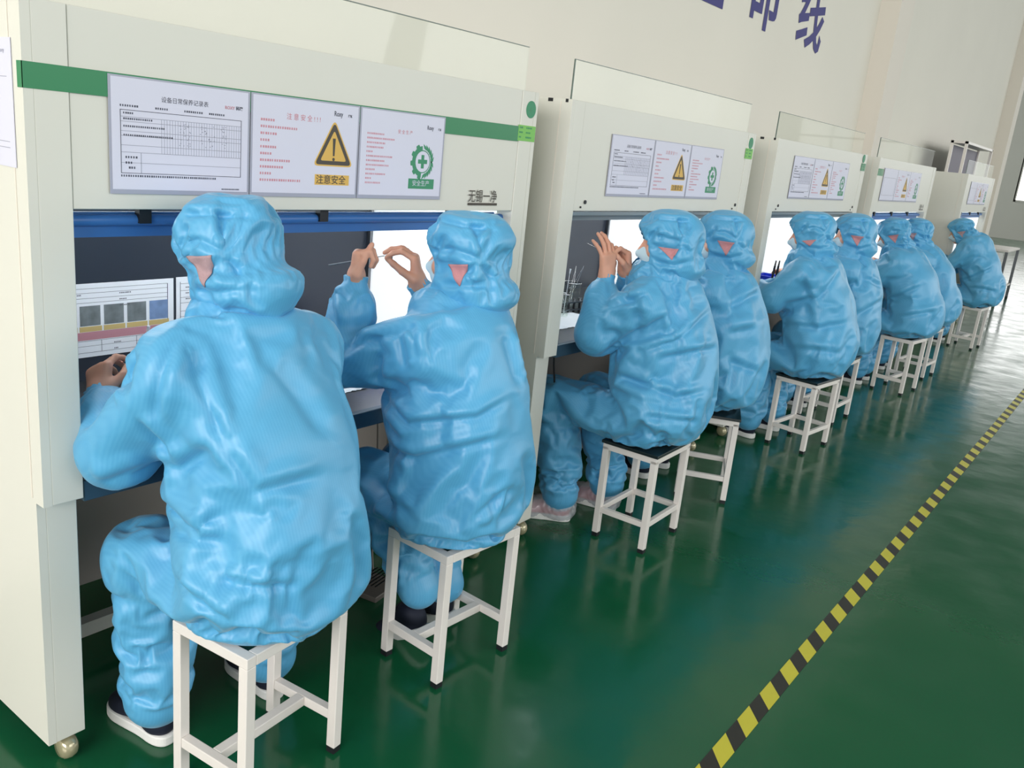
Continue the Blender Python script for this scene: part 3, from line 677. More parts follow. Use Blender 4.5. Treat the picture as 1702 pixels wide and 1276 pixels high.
def head_field(Fd, T, ax):
    """T maps head-local (forward, right, up) to world; ax = rotation matrix columns"""
    Fd.ball(T((-.012, 0, .025)), (.098, .078, .098), .02, ax)
    Fd.ball(T((.03, 0, -.03)), (.062, .062, .085), .03, ax)
    Fd.cone(T((.055, 0, -.085)), T((.066, 0, -.092)), .026, .02, .02)
    Fd.cone(T((.088, 0, .012)), T((.112, 0, -.03)), .009, .0125, .012)
    for s in (-1, 1):
        Fd.cone(T((.072, s * .018, .03)), T((.062, s * .05, .026)), .012, .01, .012)
        Fd.ball(T((.062, s * .045, -.025)), (.022, .022, .024), .015, ax)
        Fd.ball(T((-.005, s * .078, -.012)), (.018, .008, .031), .006, ax)
        Fd.cut(T((.098, s * .031, .012)), (.016, .018, .012), .008, ax)
        Fd.ball(T((.079, s * .031, .011)), (.0115, .0125, .0115), .003, ax)
    Fd.cone(T((.083, -.018, -.058)), T((.083, .018, -.058)), .0085, .0085, .006)
    Fd.cone(T((.082, -.016, -.070)), T((.082, .016, -.070)), .0085, .0085, .004)

def rotz(a): c, s = math.cos(a), math.sin(a); return np.array([[c, -s, 0], [s, c, 0], [0, 0, 1.]])

def tube_loft_shoe(parent, heel, yaw, roll=0, kind='navy', pitch=0):
    """a low canvas shoe, heel at the origin, toe along +x"""
    F1 = Field()
    F1.ball((.045, 0, .055), (.046, .036, .05), .02).cone((.05, 0, .07), (.17, 0, .042), .038, .032, .03).ball((.195, -.002, .036), (.055, .042, .030), .02)
    F1.ball((.055, 0, .085), (.042, .036, .035), .02); F1.ops.append(('p', .018, .004))
    V, F = F1.mesh(.006); V = relax(V, F, 2)
    out = [(-.008, 0), (-.002, .024), (.03, .038), (.09, .036), (.15, .043), (.20, .046), (.235, .034), (.256, .006), (.25, -.020), (.21, -.042), (.15, -.040), (.09, -.032), (.03, -.036), (-.002, -.024)]
    for _ in range(2): out = [q for (p0, p1) in zip(out, out[1:] + out[:1]) for q in ((p0[0] * .75 + p1[0] * .25, p0[1] * .75 + p1[1] * .25), (p0[0] * .25 + p1[0] * .75, p0[1] * .25 + p1[1] * .75))]
    s = MB(); n = len(out); V2 = [(x, y, z) for z in (0, .032) for x, y in out]
    s.add(V2, [tuple(range(n))[::-1], tuple(range(n, 2 * n))] + [(i, (i + 1) % n, n + (i + 1) % n, n + i) for i in range(n)])
    Mx = Matrix.Translation(heel) @ Matrix.Rotation(yaw, 4, 'Z') @ Matrix.Rotation(pitch, 4, 'Y') @ Matrix.Rotation(roll, 4, 'X')
    A = np.array(Mx.to_3x3()); b = np.array(Mx.translation)
    sh = mesh_ob('shoe', V @ A.T + b, F, M['shoe'] if kind == 'navy' else M['shoe_red'], parent)
    if kind == 'navy': sh['label'] = 'navy shoe with a white sole'
    so = s.build('shoe_sole', M['sole'], None, .006, Mx); so.parent = sh
    if kind == 'cover':
        F2 = Field(); F2.ball((.05, 0, .06), (.075, .06, .068), .02).cone((.05, 0, .08), (.17, 0, .05), .055, .045, .03).ball((.205, 0, .04), (.08, .062, .045), .02)
        F2.ops.append(('p', .002, .003)); V, F = F2.mesh(.008); N = vnormals(V, F)
        ph = np.sin(V[:, 0] * 150 + 5 * np.sin(V[:, 1] * 60)) * np.sin(V[:, 1] * 130 + V[:, 2] * 90) ; ph2 = np.abs(np.sin(V[:, 0] * 260 + V[:, 2] * 200))
        V = V + N * ((ph * .003 + ph2 * .003) * (V[:, 2] > .01))[:, None]
        c = mesh_ob('shoe_cover', V @ A.T + b, F, M['film'], parent); c['label'] = 'crinkled clear plastic shoe cover'
    return sh

def person(sp):
    cx_, cy_ = sp['c']; psi = sp.get('yaw', 0); Rp = rotz(psi) @ np.array([[-1, 0, 0], [0, 1, 0], [0, 0, 1.]])
    G = lambda p: np.array([cx_, cy_, 0]) + Rp @ np.array(p, float)
    root = thing('person', sp['label'], 'person', (cx_, cy_, .45), 0, 'workers in blue coveralls seated at the benches')
    S = sp.get('w', 1.0); sf, sz = sp['sh']; fine = sp.get('fine', .0135)
    bel = sp.get('belly', .93); tw = sp.get('twist', 0.0)
    secs = sp.get('secs') or [((sp.get('pf', .0), 0, .535), sp.get('pw', .205) * bel, sp.get('pd', .185)), ((-.01, 0, .66), .225 * bel, .19), ((sf * .45, 0, .87), .205 * S, .165), ((sf * .9, 0, sz - .05), .19 * S, .135), ((sf + .035, 0, sz + .055), .105 * S, .095)]
    shw = .165 * S
    LS = (sf, -shw + sp.get('lsy', 0), sz - .035 + sp.get('lsz', 0)); RS = (sf, shw, sz - .035)
    if 'LS' in sp: LS = sp['LS']
    if 'RS' in sp: RS = sp['RS']
    def build(off, legs=True, loft=True, arms=True):
        F_ = Field()
        F_.loft([(G((c[0], c[1] + sp.get('sx', 0), c[2])), w - off, d - off) for c, w, d in secs], .05)
        for s_, K, A in ((-1, sp['LK'], sp['LA']), (1, sp['RK'], sp['RA'])):
            F_.cone(G((.02, s_ * .095, .555)), G(K), .115 - off, .088 - off, .04)
        F_.ops.append(('p', .453 + off, .02))
        for s_, K, A in ((-1, sp['LK'], sp['LA']), (1, sp['RK'], sp['RA'])):
            K = np.array(K, float)
            F_.cone(G(K - np.array([.02, 0, .02])), G(K - np.array([.0, 0, .02])), .088 - off, .088 - off, .03)
            lg = sp.get('leg', 1.0); F_.cone(G(K - np.array([.0, 0, .02])), G(A), .096 * lg - off, .084 * lg - off * .9, .03)
        r = sp.get('arm', 1.0)
        for Sx, E, Wr in ((LS, sp['LE'], sp['LW']), (RS, sp['RE'], sp['RW'])):
            Sx, E, Wr = [np.array(q, float) for q in (Sx, E, Wr)]
            F_.cone(G(Sx), G(E), .088 * r - off, .078 * r - off, .055)
            m = E + (Wr - E) * .62
            F_.cone(G(E), G(m), .080 * r - off, .066 * r - off, .02); F_.cone(G(m), G(Wr - (Wr - E) * .04), .066 * r - off, .036 - off * .3, .015)
        return F_
    # --- garment
    V, F = build(0).mesh(fine); V = relax(V, F, 3)
    Vb, Fb = build(.022).mesh(.022)
    pin = np.zeros(len(V))
    for q in (sp['LW'], sp['RW']): pin[np.linalg.norm(V - G(q), axis=1) < .055] = 1
    for q in (sp['LA'], sp['RA']): pin[np.linalg.norm(V - G(q), axis=1) < .085] = 1
    pin[(V[:, 2] < .47) & (V[:, 2] > .44)] = 1
    nk = G((sf + .035, sp.get('sx', 0), sz + .09)); pin[np.linalg.norm(V - nk, axis=1) < .08] = 1
    V0 = V
    if SIM: V = cloth_sim(V, F, Vb, Fb, pin, sp.get('grow', .145), sp.get('frames', 16), sp.get('bend', 1.8))
    Vs = relax(V, F, 4); V = V + (V - Vs) * .45          # crisper folds
    V, F = refine(V, F)
    V = crease(V, F, sp.get('creases', []), np.array([cx_, cy_, .8]), sp.get('cdep', .011), sp.get('cwid', .011))
    g = mesh_ob('coverall', V, F, M['coverall'], root)
    # --- cuffs
    for E, Wr, w in ((sp['LE'], sp['LW'], 0), (sp['RE'], sp['RW'], 1)):
        E, Wr = G(E), G(Wr); d = (Wr - E) / np.linalg.norm(Wr - E); u = np.cross(d, [0.3, .2, 1]); u /= np.linalg.norm(u); v = np.cross(d, u); n = 28
        ring = []
        for a_, rr in ((-.035, .040), (-.022, .037), (-.008, .0335), (.008, .035), (.011, .031), (-.01, .027)):
            ring += [Wr + d * a_ + (u * math.cos(2 * math.pi * j / n) + v * math.sin(2 * math.pi * j / n)) * (rr + .0018 * math.cos(j * math.pi)) for j in range(n)]
        mesh_ob('cuff', ring, [(i * n + j, i * n + (j + 1) % n, (i + 1) * n + (j + 1) % n, (i + 1) * n + j) for i in range(5) for j in range(n)], M['coverall'], root)
    # --- head frame
    hc = G(sp['hd']); hy = math.radians(sp.get('hyaw', 0)) + psi; hp = math.radians(sp.get('hpitch', 0)); hr = math.radians(sp.get('hroll', 0))
    cp, s_p = math.cos(hp), math.sin(hp); Pm = np.array([[cp, 0, s_p], [0, 1, 0], [-s_p, 0, cp]])      # pitch > 0 looks down
    cr_, sr_ = math.cos(hr), math.sin(hr); Rr = np.array([[1, 0, 0], [0, cr_, -sr_], [0, sr_, cr_]])
    A = rotz(hy) @ np.array([[-1, 0, 0], [0, 1, 0], [0, 0, 1.]]) @ Pm @ Rr
    T = lambda p: hc + A @ np.array(p, float)
    # --- body, one skin: trunk and limbs, head, both hands
    neck = G((sf + .02, sp.get('sx', 0), sz + .04))
    parts = []; off = .026
    core = build(off); core.cone(neck, T((-.02, 0, -.06)), .052, .052, .03); parts.append(core.mesh(.02))
    if sp.get('face', True):
        H = Field(); head_field(H, T, A); H.cone(T((-.02, 0, -.06)), T((-.03, 0, -.14)), .052, .052, .02); v_, f_ = H.mesh(.0058); parts.append((relax(v_, f_, 1), f_))
    else:
        H = Field(); head_field(H, T, A); parts.append(H.mesh(.009))
    hres = sp.get('hres', .0045)
    for key, E, Wr, left in (('LH', sp['LE'], sp['LW'], True), ('RH', sp['RE'], sp['RW'], False)):
        hs = sp.get(key) or {}
        X = np.array(Wr, float) - np.array(E, float); X = Rp @ np.array(hs.get('X', X), float); Z = Rp @ np.array(hs.get('Z', (.3, .2 if left else -.2, -1)), float)
        Hn = Field(); tips = hand_field(Hn, G(Wr), X, Z, left, hs.get('curls', [(25, 30, 20)] * 4), hs.get('thumb', (.6, .4)), hs.get('sc', .96), hs.get('spread', 6), (G(Wr) - G(E)) / np.linalg.norm(G(Wr) - G(E)))
        sp[key + '_tips'] = tips; v_, f_ = Hn.mesh(hres); parts.append((relax(v_, f_, 1, .4), f_))
    VV = np.concatenate([p[0] for p in parts]); k = 0; FF = []
    for v_, f_ in parts: FF.append(f_ + k); k += len(v_)
    mesh_ob('body', VV, np.concatenate(FF), M['skin'], root)
    # --- hood: an outer sheet with the face opening left free
    Hd = Field(); hs = sp.get('hood', 1.0)
    Hd.ball(T((-.012, 0, .062)), (.132 * hs, .120 * hs, .088), .03, A); soft = 'nr' not in sp
    Hd.ball(T((-.02, 0, .0)), (.137, .120, .115) if soft else (.118, .104, .10), .03, A)
    Hd.ball(T((-.045, 0, -.066)), (.126, .120, .070), .04, A)
    Hd.cone(T((-.03, 0, -.08)), neck + np.array((0, 0, .01)), .096 if 'nr' in sp else .108, sp.get('nr', .13), .025)
    V, F = Hd.mesh(sp.get('hfine', .0085)); V = relax(V, F, 2); Lc = (V - hc) @ A
    cut = (Lc[:, 0] > .045) & ((Lc[:, 1] / .078) ** 2 + ((Lc[:, 2] + .028) / .098) ** 2 < 1)
    cut |= V[:, 2] < neck[2] - .06
    V, F = prune(V, F, ~cut)
    E_ = np.sort(np.concatenate([F[:, [0, 1]], F[:, [1, 2]], F[:, [2, 3]], F[:, [3, 0]]]), 1); u_, c_ = np.unique(E_, axis=0, return_counts=True); bd = np.unique(u_[c_ == 1])
    pin = np.zeros(len(V)); pin[bd] = 1
    N = vnormals(V, F); Lc = (V - hc) @ A
    # back-of-head elastic: a knot of gathers at ear level
    ang = np.arctan2(Lc[:, 1], -Lc[:, 0]); kz = Lc[:, 2] + .02
    gath = np.exp(-(kz / .022) ** 2) * np.exp(-((ang - .5) / 1.1) ** 2); V = V - N * (gath * (.004 if soft else .014))[:, None]
    rad = .25 * np.exp(-((kz) / .05) ** 2) * np.exp(-((ang - .5) / .8) ** 2); V = V + N * (rad * .0035 * np.sin(ang * 34 + 3 * np.sin(kz * 60)))[:, None]
    if SIM:
        Hi = Field(); Hi.ball(T((-.012, 0, .045)), (.108, .095, .090), .03, A); Hi.ball(T((-.01, 0, -.02)), (.10, .086, .11), .03, A); Hi.cone(T((-.02, 0, -.06)), neck, .08, .085, .03)
        Vh, Fh = Hi.mesh(.015); pin[(gath > .5)] = 0 if soft else 1; V = cloth_sim(V, F, Vh, Fh, pin, .075, 14, 1.6, 2.0)
    Vs = relax(V, F, 3); V = V + (V - Vs) * .15
    V, F = refine(V, F); j = lambda: RNG.uniform(-.012, .012)
    kx, ky = .048 + j(), -.008 + j()
    hl = [[(kx, ky), (kx - .018, .05), (kx - .03 + j(), .10)], [(kx, ky), (-.02, .012 + j()), (-.07, .02)], [(kx, ky), (kx + .018, .045), (kx + .025, .085 + j())], [(kx, ky - .01), (kx + .03, -.05 + j())], [(kx - .01, ky - .01), (kx - .04 + j(), -.055)],
          [(-.085, .088 + j()), (-.01, .080), (.07, .092 + j())], [(-.06, .05), (-.09 + j(), -.01)], [(-.06, -.085), (.02, -.095 + j()), (.09, -.075)]]
    V = crease(V, F, hl, hc, sp.get('hdep', .0075), .0075)
    hd = mesh_ob('hood', V, F, M['coverall'], root); so = hd.modifiers.new('thick', 'SOLIDIFY'); so.thickness = .002; so.offset = -1
    # ear mesh windows laid on the hood on both sides
    bv = BVHTree.FromPolygons([tuple(p) for p in V], [tuple(f) for f in F])
    for s_ in (-1, 1):
        tri_ = sp.get('ear', [(-.048, .012), (.030, .018), (-.012, -.052)]); n = 12; pts = []; ok = True
        c0 = np.array(tri_[0]); c1 = np.array(tri_[1]); c2 = np.array(tri_[2]); idx = {}
        for i in range(n + 1):
            for j in range(n + 1 - i):
                q = c0 + (c1 - c0) * i / n + (c2 - c0) * j / n
                o_ = T((q[0] + .01, s_ * .2, q[1])); dr = A @ np.array((0, -s_ * 1.0, 0)); h = bv.ray_cast(Vector(o_), Vector(dr))
                if h[0] is None: ok = False; break
                nn = h[1] if h[1].dot(Vector(dr)) < 0 else -h[1]; idx[i, j] = len(pts); pts.append(h[0] + nn * .0022)
            if not ok: break
        if ok:
            fs = []
            for i in range(n):
                for j in range(n - i):
                    fs.append((idx[i, j], idx[i + 1, j], idx[i, j + 1]))
                    if (i + 1, j + 1) in idx and (i + 1, j) in idx and (i, j + 1) in idx: fs.append((idx[i + 1, j], idx[i + 1, j + 1], idx[i, j + 1]))
            pm = mesh_ob('ear_window', [tuple(p) for p in pts], fs, M[sp.get('earmat', 'mesh')], hd); pm['label'] = 'pinkish mesh window over the ear'; s2 = pm.modifiers.new('t', 'SOLIDIFY'); s2.thickness = .0015; s2.offset = 0
    # --- mask and hair
    if sp.get('face', True):
        Mk = Field(); head_field(Mk, T, A)
        for i_, o_ in enumerate(Mk.ops):
            pass
        Mk2 = Field(); Mk2.ball(T((.034, 0, -.045)), (.072, .064, .060), .02, A); Mk2.cone(T((.085, 0, -.01)), T((.112, 0, -.035)), .012, .017, .02)
        v_, f_ = Mk2.mesh(.007); v_ = relax(v_, f_, 2); Lm = (v_ - hc) @ A; v_, f_ = prune(v_, f_, (Lm[:, 0] > .035) & (Lm[:, 2] < .002) & (Lm[:, 2] > -.112))
        mk = mesh_ob('face_mask', v_, f_, M['mask'], root); q = mk.modifiers.new('t', 'SOLIDIFY'); q.thickness = .0015
        for s_ in (-1, 1):
            MB().tube([T((.045, s_ * .064, -.022)), T((.015, s_ * .078, .0)), T((-.012, s_ * .086, .006)), T((-.018, s_ * .086, -.02)), T((.01, s_ * .078, -.05)), T((.045, s_ * .062, -.065))], .0016, 6).build('ear_loop', M['white'], None).parent = mk
        Hh = Field(); Hh.ball(T((-.014, 0, .03)), (.104, .084, .104), .02, A); v_, f_ = Hh.mesh(.009); Lm = (v_ - hc) @ A
        keep = ~((Lm[:, 0] > .052) & (Lm[:, 2] < .062)) & (Lm[:, 2] > -.055) & ~((Lm[:, 0] > .012) & (Lm[:, 2] < .0)); v_, f_ = prune(v_, f_, keep)
        mesh_ob('hair', v_, f_, M['hair'], root)
    # --- shoes
    for s_, A_, key in ((-1, sp['LA'], 'LF'), (1, sp['RA'], 'RF')):
        fo = sp.get(key) or {}
        toe = math.radians(fo.get('yaw', 6 * s_)); a = G(A_); kind = sp.get('shoe', 'navy'); y_ = psi + math.pi + toe
        d = np.array((math.cos(y_), math.sin(y_), 0)); heel = (a[0] - d[0] * .055, a[1] - d[1] * .055, fo.get('z', 0.0))
        sh = tube_loft_shoe(root, heel, y_, 0, kind, math.radians(fo.get('pitch', 0)))
    return root

UP = (0, 0, 1)
P = []
P.append(dict(label='person in blue coverall with bowed head, largest and nearest, on the first stool', nr=.1, ear=[(-.078, .016), (.004, .022), (-.048, -.050)], c=(.31, 1.226), sh=(.11, 1.10), hd=(.165, .0, 1.305), hyaw=12, hpitch=14, hroll=2,
  LE=(.27, -.215, .86), LW=(.44, -.175, .93), RE=(.26, .24, .87), RW=(.45, .08, .95), LK=(.29, -.13, .545), LA=(.285, -.125, .125), RK=(.31, .16, .545), RA=(.24, .20, .125),
  LF=dict(yaw=4), RF=dict(yaw=-4), fine=.0135, belly_=1, hfine=.0075, w=1.0, belly=.97,
  LH=dict(X=(.6, .35, .75), Z=(.3, 1, -.3), curls=[(35, 40, 20), (45, 45, 25), (50, 50, 30), (55, 50, 30)], thumb=(.5, .5)),
  creases=[[(-.155, .326), (-.098, .22), (-.042, .103)], [(-.158, .33), (-.197, .13)], [(-.235, .028), (-.157, .026), (-.068, .089)], [(-.252, -.06), (-.096, -.095), (-.033, -.049)], [(-.215, -.11), (-.026, -.119)], [(-.04, -.202), (.123, -.206)], [(-.146, -.218), (.006, -.289)], [(-.042, .103), (.034, .002), (.159, .044)], [(-.24, .133), (-.173, .039)], [(.018, .29), (.15, .13)], [(-.328, .283), (-.298, .199), (-.241, .278)], [(.098, .356), (.19, .163)], [(-.352, -.037), (-.243, .017)]]))
P.append(dict(label='person in blue coverall raising both hands with tweezers, on the second stool', nr=.1, ear=[(-.075, .014), (-.005, .0), (-.055, -.055)], c=(.305, 1.962), sh=(.045, 1.08), hd=(.055, .0, 1.285), hyaw=15, hpitch=-2,
  LE=(.275, -.235, .985), LW=(.285, -.215, 1.205), RE=(.20, .21, .96), RW=(.28, .045, 1.175), leg=.84, LK=(.31, -.085, .55), LA=(.11, -.03, .20), RK=(.31, .12, .55), RA=(.12, .11, .16),
  belly=.84, sx=-.035, LS=(.03, -.175, 1.045), RS=(.045, .125, 1.045), LF=dict(yaw=0, z=.05, pitch=28), RF=dict(yaw=6, z=.04, pitch=20), earmat='mesh_pink', hfine=.0075, arm=.96, hres=.0032,
  LH=dict(X=(.0, .08, 1), Z=(-.79, .6, .05), curls=[(72, 80, 45), (74, 80, 45), (72, 78, 45), (66, 72, 40)], thumb=(.10, .34)),
  RH=dict(X=(.15, -.12, 1), Z=(.75, -.65, .1), curls=[(52, 42, 22), (50, 40, 22), (48, 40, 22), (45, 40, 20)], thumb=(.25, 1.0), sc=1.06),
  creases=[[(-.255, .068), (-.154, -.014), (.046, .026), (.131, .09)], [(-.277, -.082), (-.125, -.112), (.125, -.022)], [(-.263, -.21), (-.127, -.27)], [(-.393, .147), (-.306, .202), (-.163, .254), (-.133, .174)], [(-.248, .18), (-.257, .087)], [(.158, -.166), (.058, -.269)], [(-.434, .365), (-.393, .239)], [(-.199, .241), (-.169, .133)], [(.094, .271), (.15, .129)], [(-.248, -.005), (-.167, -.07)]]))
P.append(dict(label='person in blue coverall and plastic shoe covers, hands raised, nearer at the second bench', c=(.285, 3.281), sh=(.055, 1.10), hd=(.055, .0, 1.29), hyaw=34, hpitch=4,
  LE=(.215, -.225, .925), LW=(.225, -.165, 1.14), RE=(.24, .20, .95), RW=(.21, -.035, 1.15), LK=(.42, -.14, .565), LA=(.33, -.15, .125), RK=(.34, .11, .56), RA=(.25, .13, .13),
  LF=dict(yaw=30), creases=[[(-.128, .017), (.02, .084), (.16, .228)], [(-.223, -.07), (.044, -.146), (.169, -.107)], [(-.243, -.124), (-.082, -.185)], [(-.076, -.236), (.156, -.238)], [(-.049, 0), (.202, .077)], [(-.274, .183), (-.126, .25)], [(-.292, -.026), (-.162, .091), (-.016, .184)], [(-.177, .245), (-.136, .094)]], shoe='cover', earmat='mesh_pink', ear=[(-.045, .0), (.035, .004), (-.02, -.045)], pf=.025, pd=.150, pw=.195, belly=.96, hres=.0038,
  LH=dict(X=(.05, -.05, 1), Z=(1, .25, 0), curls=[(30, 40, 20), (18, 25, 20), (12, 20, 15), (18, 20, 10)], thumb=(.8, .5), spread=20, sc=1.1),
  RH=dict(X=(.15, -.2, 1), Z=(.5, -1, 0), curls=[(50, 60, 30), (58, 66, 35), (64, 70, 35), (66, 70, 35)], thumb=(.3, .7), sc=1.12)))
far = dict(pf=.02, pd=.155, pw=.195, fine=.0165, frames=14, hres=.006, hfine=.010)
P.append(dict(label='person in blue coverall, half hidden behind the worker in shoe covers', c=(.225, 4.043), cwid=.014, creases=[[(-.042, .126), (.129, .234)], [(-.017, -.114), (.154, -.156)], [(-.029, .006), (.117, .052)]], sh=(.06, 1.07), hd=(.085, .0, 1.272), hyaw=34, hpitch=4,
  LE=(.2, -.2, .90), LW=(.4, -.10, .95), RE=(.2, .21, .90), RW=(.4, .08, .95), LK=(.31, -.11, .55), LA=(.29, -.10, .12), RK=(.31, .11, .55), RA=(.29, .12, .12), earmat='mesh_pink', **far))
P.append(dict(label='person in blue coverall and mask at the near end of the third bench', c=(.315, 5.27), cwid=.014, creases=[[(-.266, .045), (-.088, .1), (.039, .296)], [(-.254, -.064), (-.069, -.081), (.108, -.026)], [(-.203, -.205), (.09, -.212)], [(-.208, .197), (-.121, .06)]], sh=(.10, 1.09), hd=(.15, .0, 1.278), hyaw=20, hpitch=8,
  LE=(.24, -.205, .91), LW=(.44, -.09, .93), RE=(.22, .22, .90), RW=(.42, .08, .93), LK=(.30, -.13, .55), LA=(.27, -.14, .12), RK=(.30, .13, .55), RA=(.22, .15, .12), earmat='mesh_pink', ear=[(-.045, -.012), (.035, -.02), (-.01, -.05)], belly=.96, **far))
P.append(dict(label='person in blue coverall with dark hair showing, farther of two at the third bench', c=(.235, 6.074), cwid=.014, creases=[[(.004, .154), (.172, .13)], [(-.012, -.096), (.201, .05)]], sh=(.04, 1.07), hd=(.05, .0, 1.262), hyaw=32, hpitch=4,
  LE=(.2, -.2, .90), LW=(.4, -.10, .95), RE=(.2, .21, .90), RW=(.4, .08, .95), LK=(.31, -.11, .55), LA=(.29, -.10, .12), RK=(.31, .11, .55), RA=(.22, .12, .12), earmat='mesh_pink', **far))
P.append(dict(label='person in blue coverall hunched with head down, nearer of two at the fourth bench', c=(.37, 7.476), cwid=.014, creases=[[(-.237, -.083), (-.055, .033)], [(-.174, -.222), (.109, -.144)]], sh=(.17, 1.07), hd=(.26, .0, 1.225), hyaw=18, hpitch=22,
  LE=(.32, -.19, .86), LW=(.5, -.09, .93), RE=(.32, .2, .86), RW=(.5, .08, .93), LK=(.31, -.11, .55), LA=(.29, -.10, .12), RK=(.31, .11, .55), RA=(.29, .12, .12), earmat='mesh_pink', **far))
P.append(dict(label='person in blue coverall, farther of two at the fourth bench, mostly hidden', c=(.344, 8.296), sh=(.16, 1.05), hd=(.24, .0, 1.22), hyaw=0, hpitch=12,
  LE=(.32, -.19, .86), LW=(.5, -.09, .93), RE=(.32, .2, .86), RW=(.5, .08, .93), LK=(.31, -.11, .55), LA=(.29, -.10, .12), RK=(.31, .11, .55), RA=(.29, .12, .12), **far))
P.append(dict(label='last person in blue coverall bent far forward beside the gap, farthest down the row', c=(.40, 10.441), cwid=.014, creases=[[(-.276, -.125), (-.033, .03)], [(-.205, -.182), (.057, -.22)], [(-.289, .003), (-.174, .145)]], sh=(.17, 1.10), hd=(.31, .0, 1.20), hyaw=14, hpitch=20,
  LE=(.34, -.19, .84), LW=(.5, -.08, .90), w=1.12, RE=(.34, .2, .84), RW=(.5, .08, .90), LK=(.33, -.11, .55), LA=(.30, -.10, .12), RK=(.33, .11, .55), RA=(.3, .12, .12), belly=1.0, **far))
import time as _t
for i, sp in enumerate(P):
    if ONLY and i not in ONLY: continue
    t0 = _t.time(); person(sp); print('person', i + 1, round(_t.time() - t0, 1))

# ================================================================ small things on and under the benches
def ring_wall(mb, c, r, z0, z1, th=.002, n=24, mi=0):
    x, y = c; V = []; 
    for rr, z in ((r, z0), (r, z1), (r - th, z1), (r - th, z0 + th)): V += [(x + rr * math.cos(2 * math.pi * j / n), y + rr * math.sin(2 * math.pi * j / n), z) for j in range(n)]
    F = [(i * n + j, i * n + (j + 1) % n, (i + 1) * n + (j + 1) % n, (i + 1) * n + j) for i in range(3) for j in range(n)] + [tuple(range(n))[::-1], tuple(range(3 * n, 4 * n))]
    return mb.add(V, F, mi, True)
def swab(a, b, label, group=None):
    a, b = Vector(a), Vector(b); t = thing('cotton_swab', label, 'swab', a, 0, group); d = b - a
    MB().tube([(0, 0, 0), d], .0016, 6).build('stick', M['white'], t); MB().tube([d * .9, d * .94, d * .98, d], .003, 8, 0, .0045).build('cotton_tip', M['white'], t)
def tweezers(a, b, label, group=None, gap=.012):
    a, b = Vector(a), Vector(b); d = b - a; s = d.cross(Vector((.4, .2, 1))).normalized(); m = MB()
    t = thing('tweezers', label, 'tweezers', a, 0, group)
    for k in (-1, 1): MB().tube([(0, 0, 0), d * .12 + s * gap * .5 * k, d * .5 + s * gap * k * .7, d], .0028, 6, 0, .0009).build('prong', M['chrome'], t)
def beaker(x, y, z, r, h, label):
    t = thing('glass_beaker', label, 'beaker', (x, y, z)); ring_wall(MB(), (0, 0), r, 0, h).build('beaker_wall', M['glass'], t)
    MB().tube([(r * math.cos(a), r * math.sin(a), h) for a in [2 * math.pi * k / 24 for k in range(25)]], .0022, 6).build('beaker_rim', M['chrome'], t); return t
# held tools
t = tag(MB().tube([(-.095, 1.742, 1.228), (.022, 1.857, 1.27)], .0021, 8, 0, .0012).build('metal_probe', M['steel']), 'thin steel probe held in the left hand of the second worker', 'probe')
t = tag(MB().tube([(-.052, 1.962, 1.262), (-.050, 1.964, 1.240)], .0022, 8, 0, .0012).build('small_pin', M['black']), 'tiny dark pin pinched in the right hand of the second worker', 'pin')
tweezers((.06, 3.19, 1.215), (-.055, 3.12, 1.262), 'fine tweezers held between the hands of the worker in shoe covers', gap=.006)
# behind the first worker
swab((-.33, 1.25, .775), (-.30, 1.285, 1.048), 'white cotton swab peeking over the left shoulder of the nearest worker', 'swabs at the first bench')
swab((-.32, 1.27, .775), (-.30, 1.30, 1.035), 'white cotton swab just right of the one over the nearest shoulder', 'swabs at the first bench')
beaker(-.325, 1.262, .7695, .028, .12, 'glass beaker holding cotton swabs, hidden behind the nearest worker')
def wipe(x0, y0, x1, y1, z, label):
    m = MB(); n = 26; V = []
    for i in range(n + 1):
        y = y0 + (y1 - y0) * i / n; e = .006 * (i % 2)
        for x in (x0 - e, (x0 + x1) / 2, x1 + e): V.append((x, y, z + .0015 + .002 * math.sin(i * .7) ** 2))
    m.add(V, [(i * 3 + j, i * 3 + j + 1, i * 3 + j + 4, i * 3 + j + 3) for i in range(n) for j in (0, 1)])
    o = m.build('lint_free_wipe', M['white']); s = o.modifiers.new('t', 'SOLIDIFY'); s.thickness = .001; return tag(o, label, 'wipe')
wipe(-.45, 1.74, -.20, 2.03, .770, 'white zigzag edged wipe on the worktop between the first two workers')
wipe(-.42, 3.16, -.19, 3.60, .8535, 'white zigzag edged wipe on the worktop of the second bench')
def tray(x, y, z, label, col='cobalt'):
    t = thing('plastic_bin', label, 'bin', (x, y, z)); b = MB(); w, d, h, th = .11, .16, .12, .003
    b.box((-w, -d / 2, 0), (0, d / 2, th)); b.box((-w, -d / 2, 0), (-w + th, d / 2, h)); b.box((-th, -d / 2, 0), (0, d / 2, h)); b.box((-w, -d / 2, 0), (0, -d / 2 + th, h)); b.box((-w, d / 2 - th, 0), (0, d / 2, h))
    b.build('bin_body', M[col], t); r = MB(); r.box((-w - .006, -d / 2 - .006, h - .008), (.006, -d / 2, h)); r.box((-w - .006, d / 2, h - .008), (.006, d / 2 + .006, h)); r.box((0, -d / 2, h - .008), (.006, d / 2, h)); r.box((-w - .006, -d / 2, h - .008), (-w, d / 2, h)); r.build('bin_rim', M[col], t)
tray(-.42, 2.345, .770, 'cobalt blue plastic bin on the worktop past the second worker')
tray(-.10, 5.57, .8535, 'cobalt blue plastic bin in front of the masked worker at the third bench')
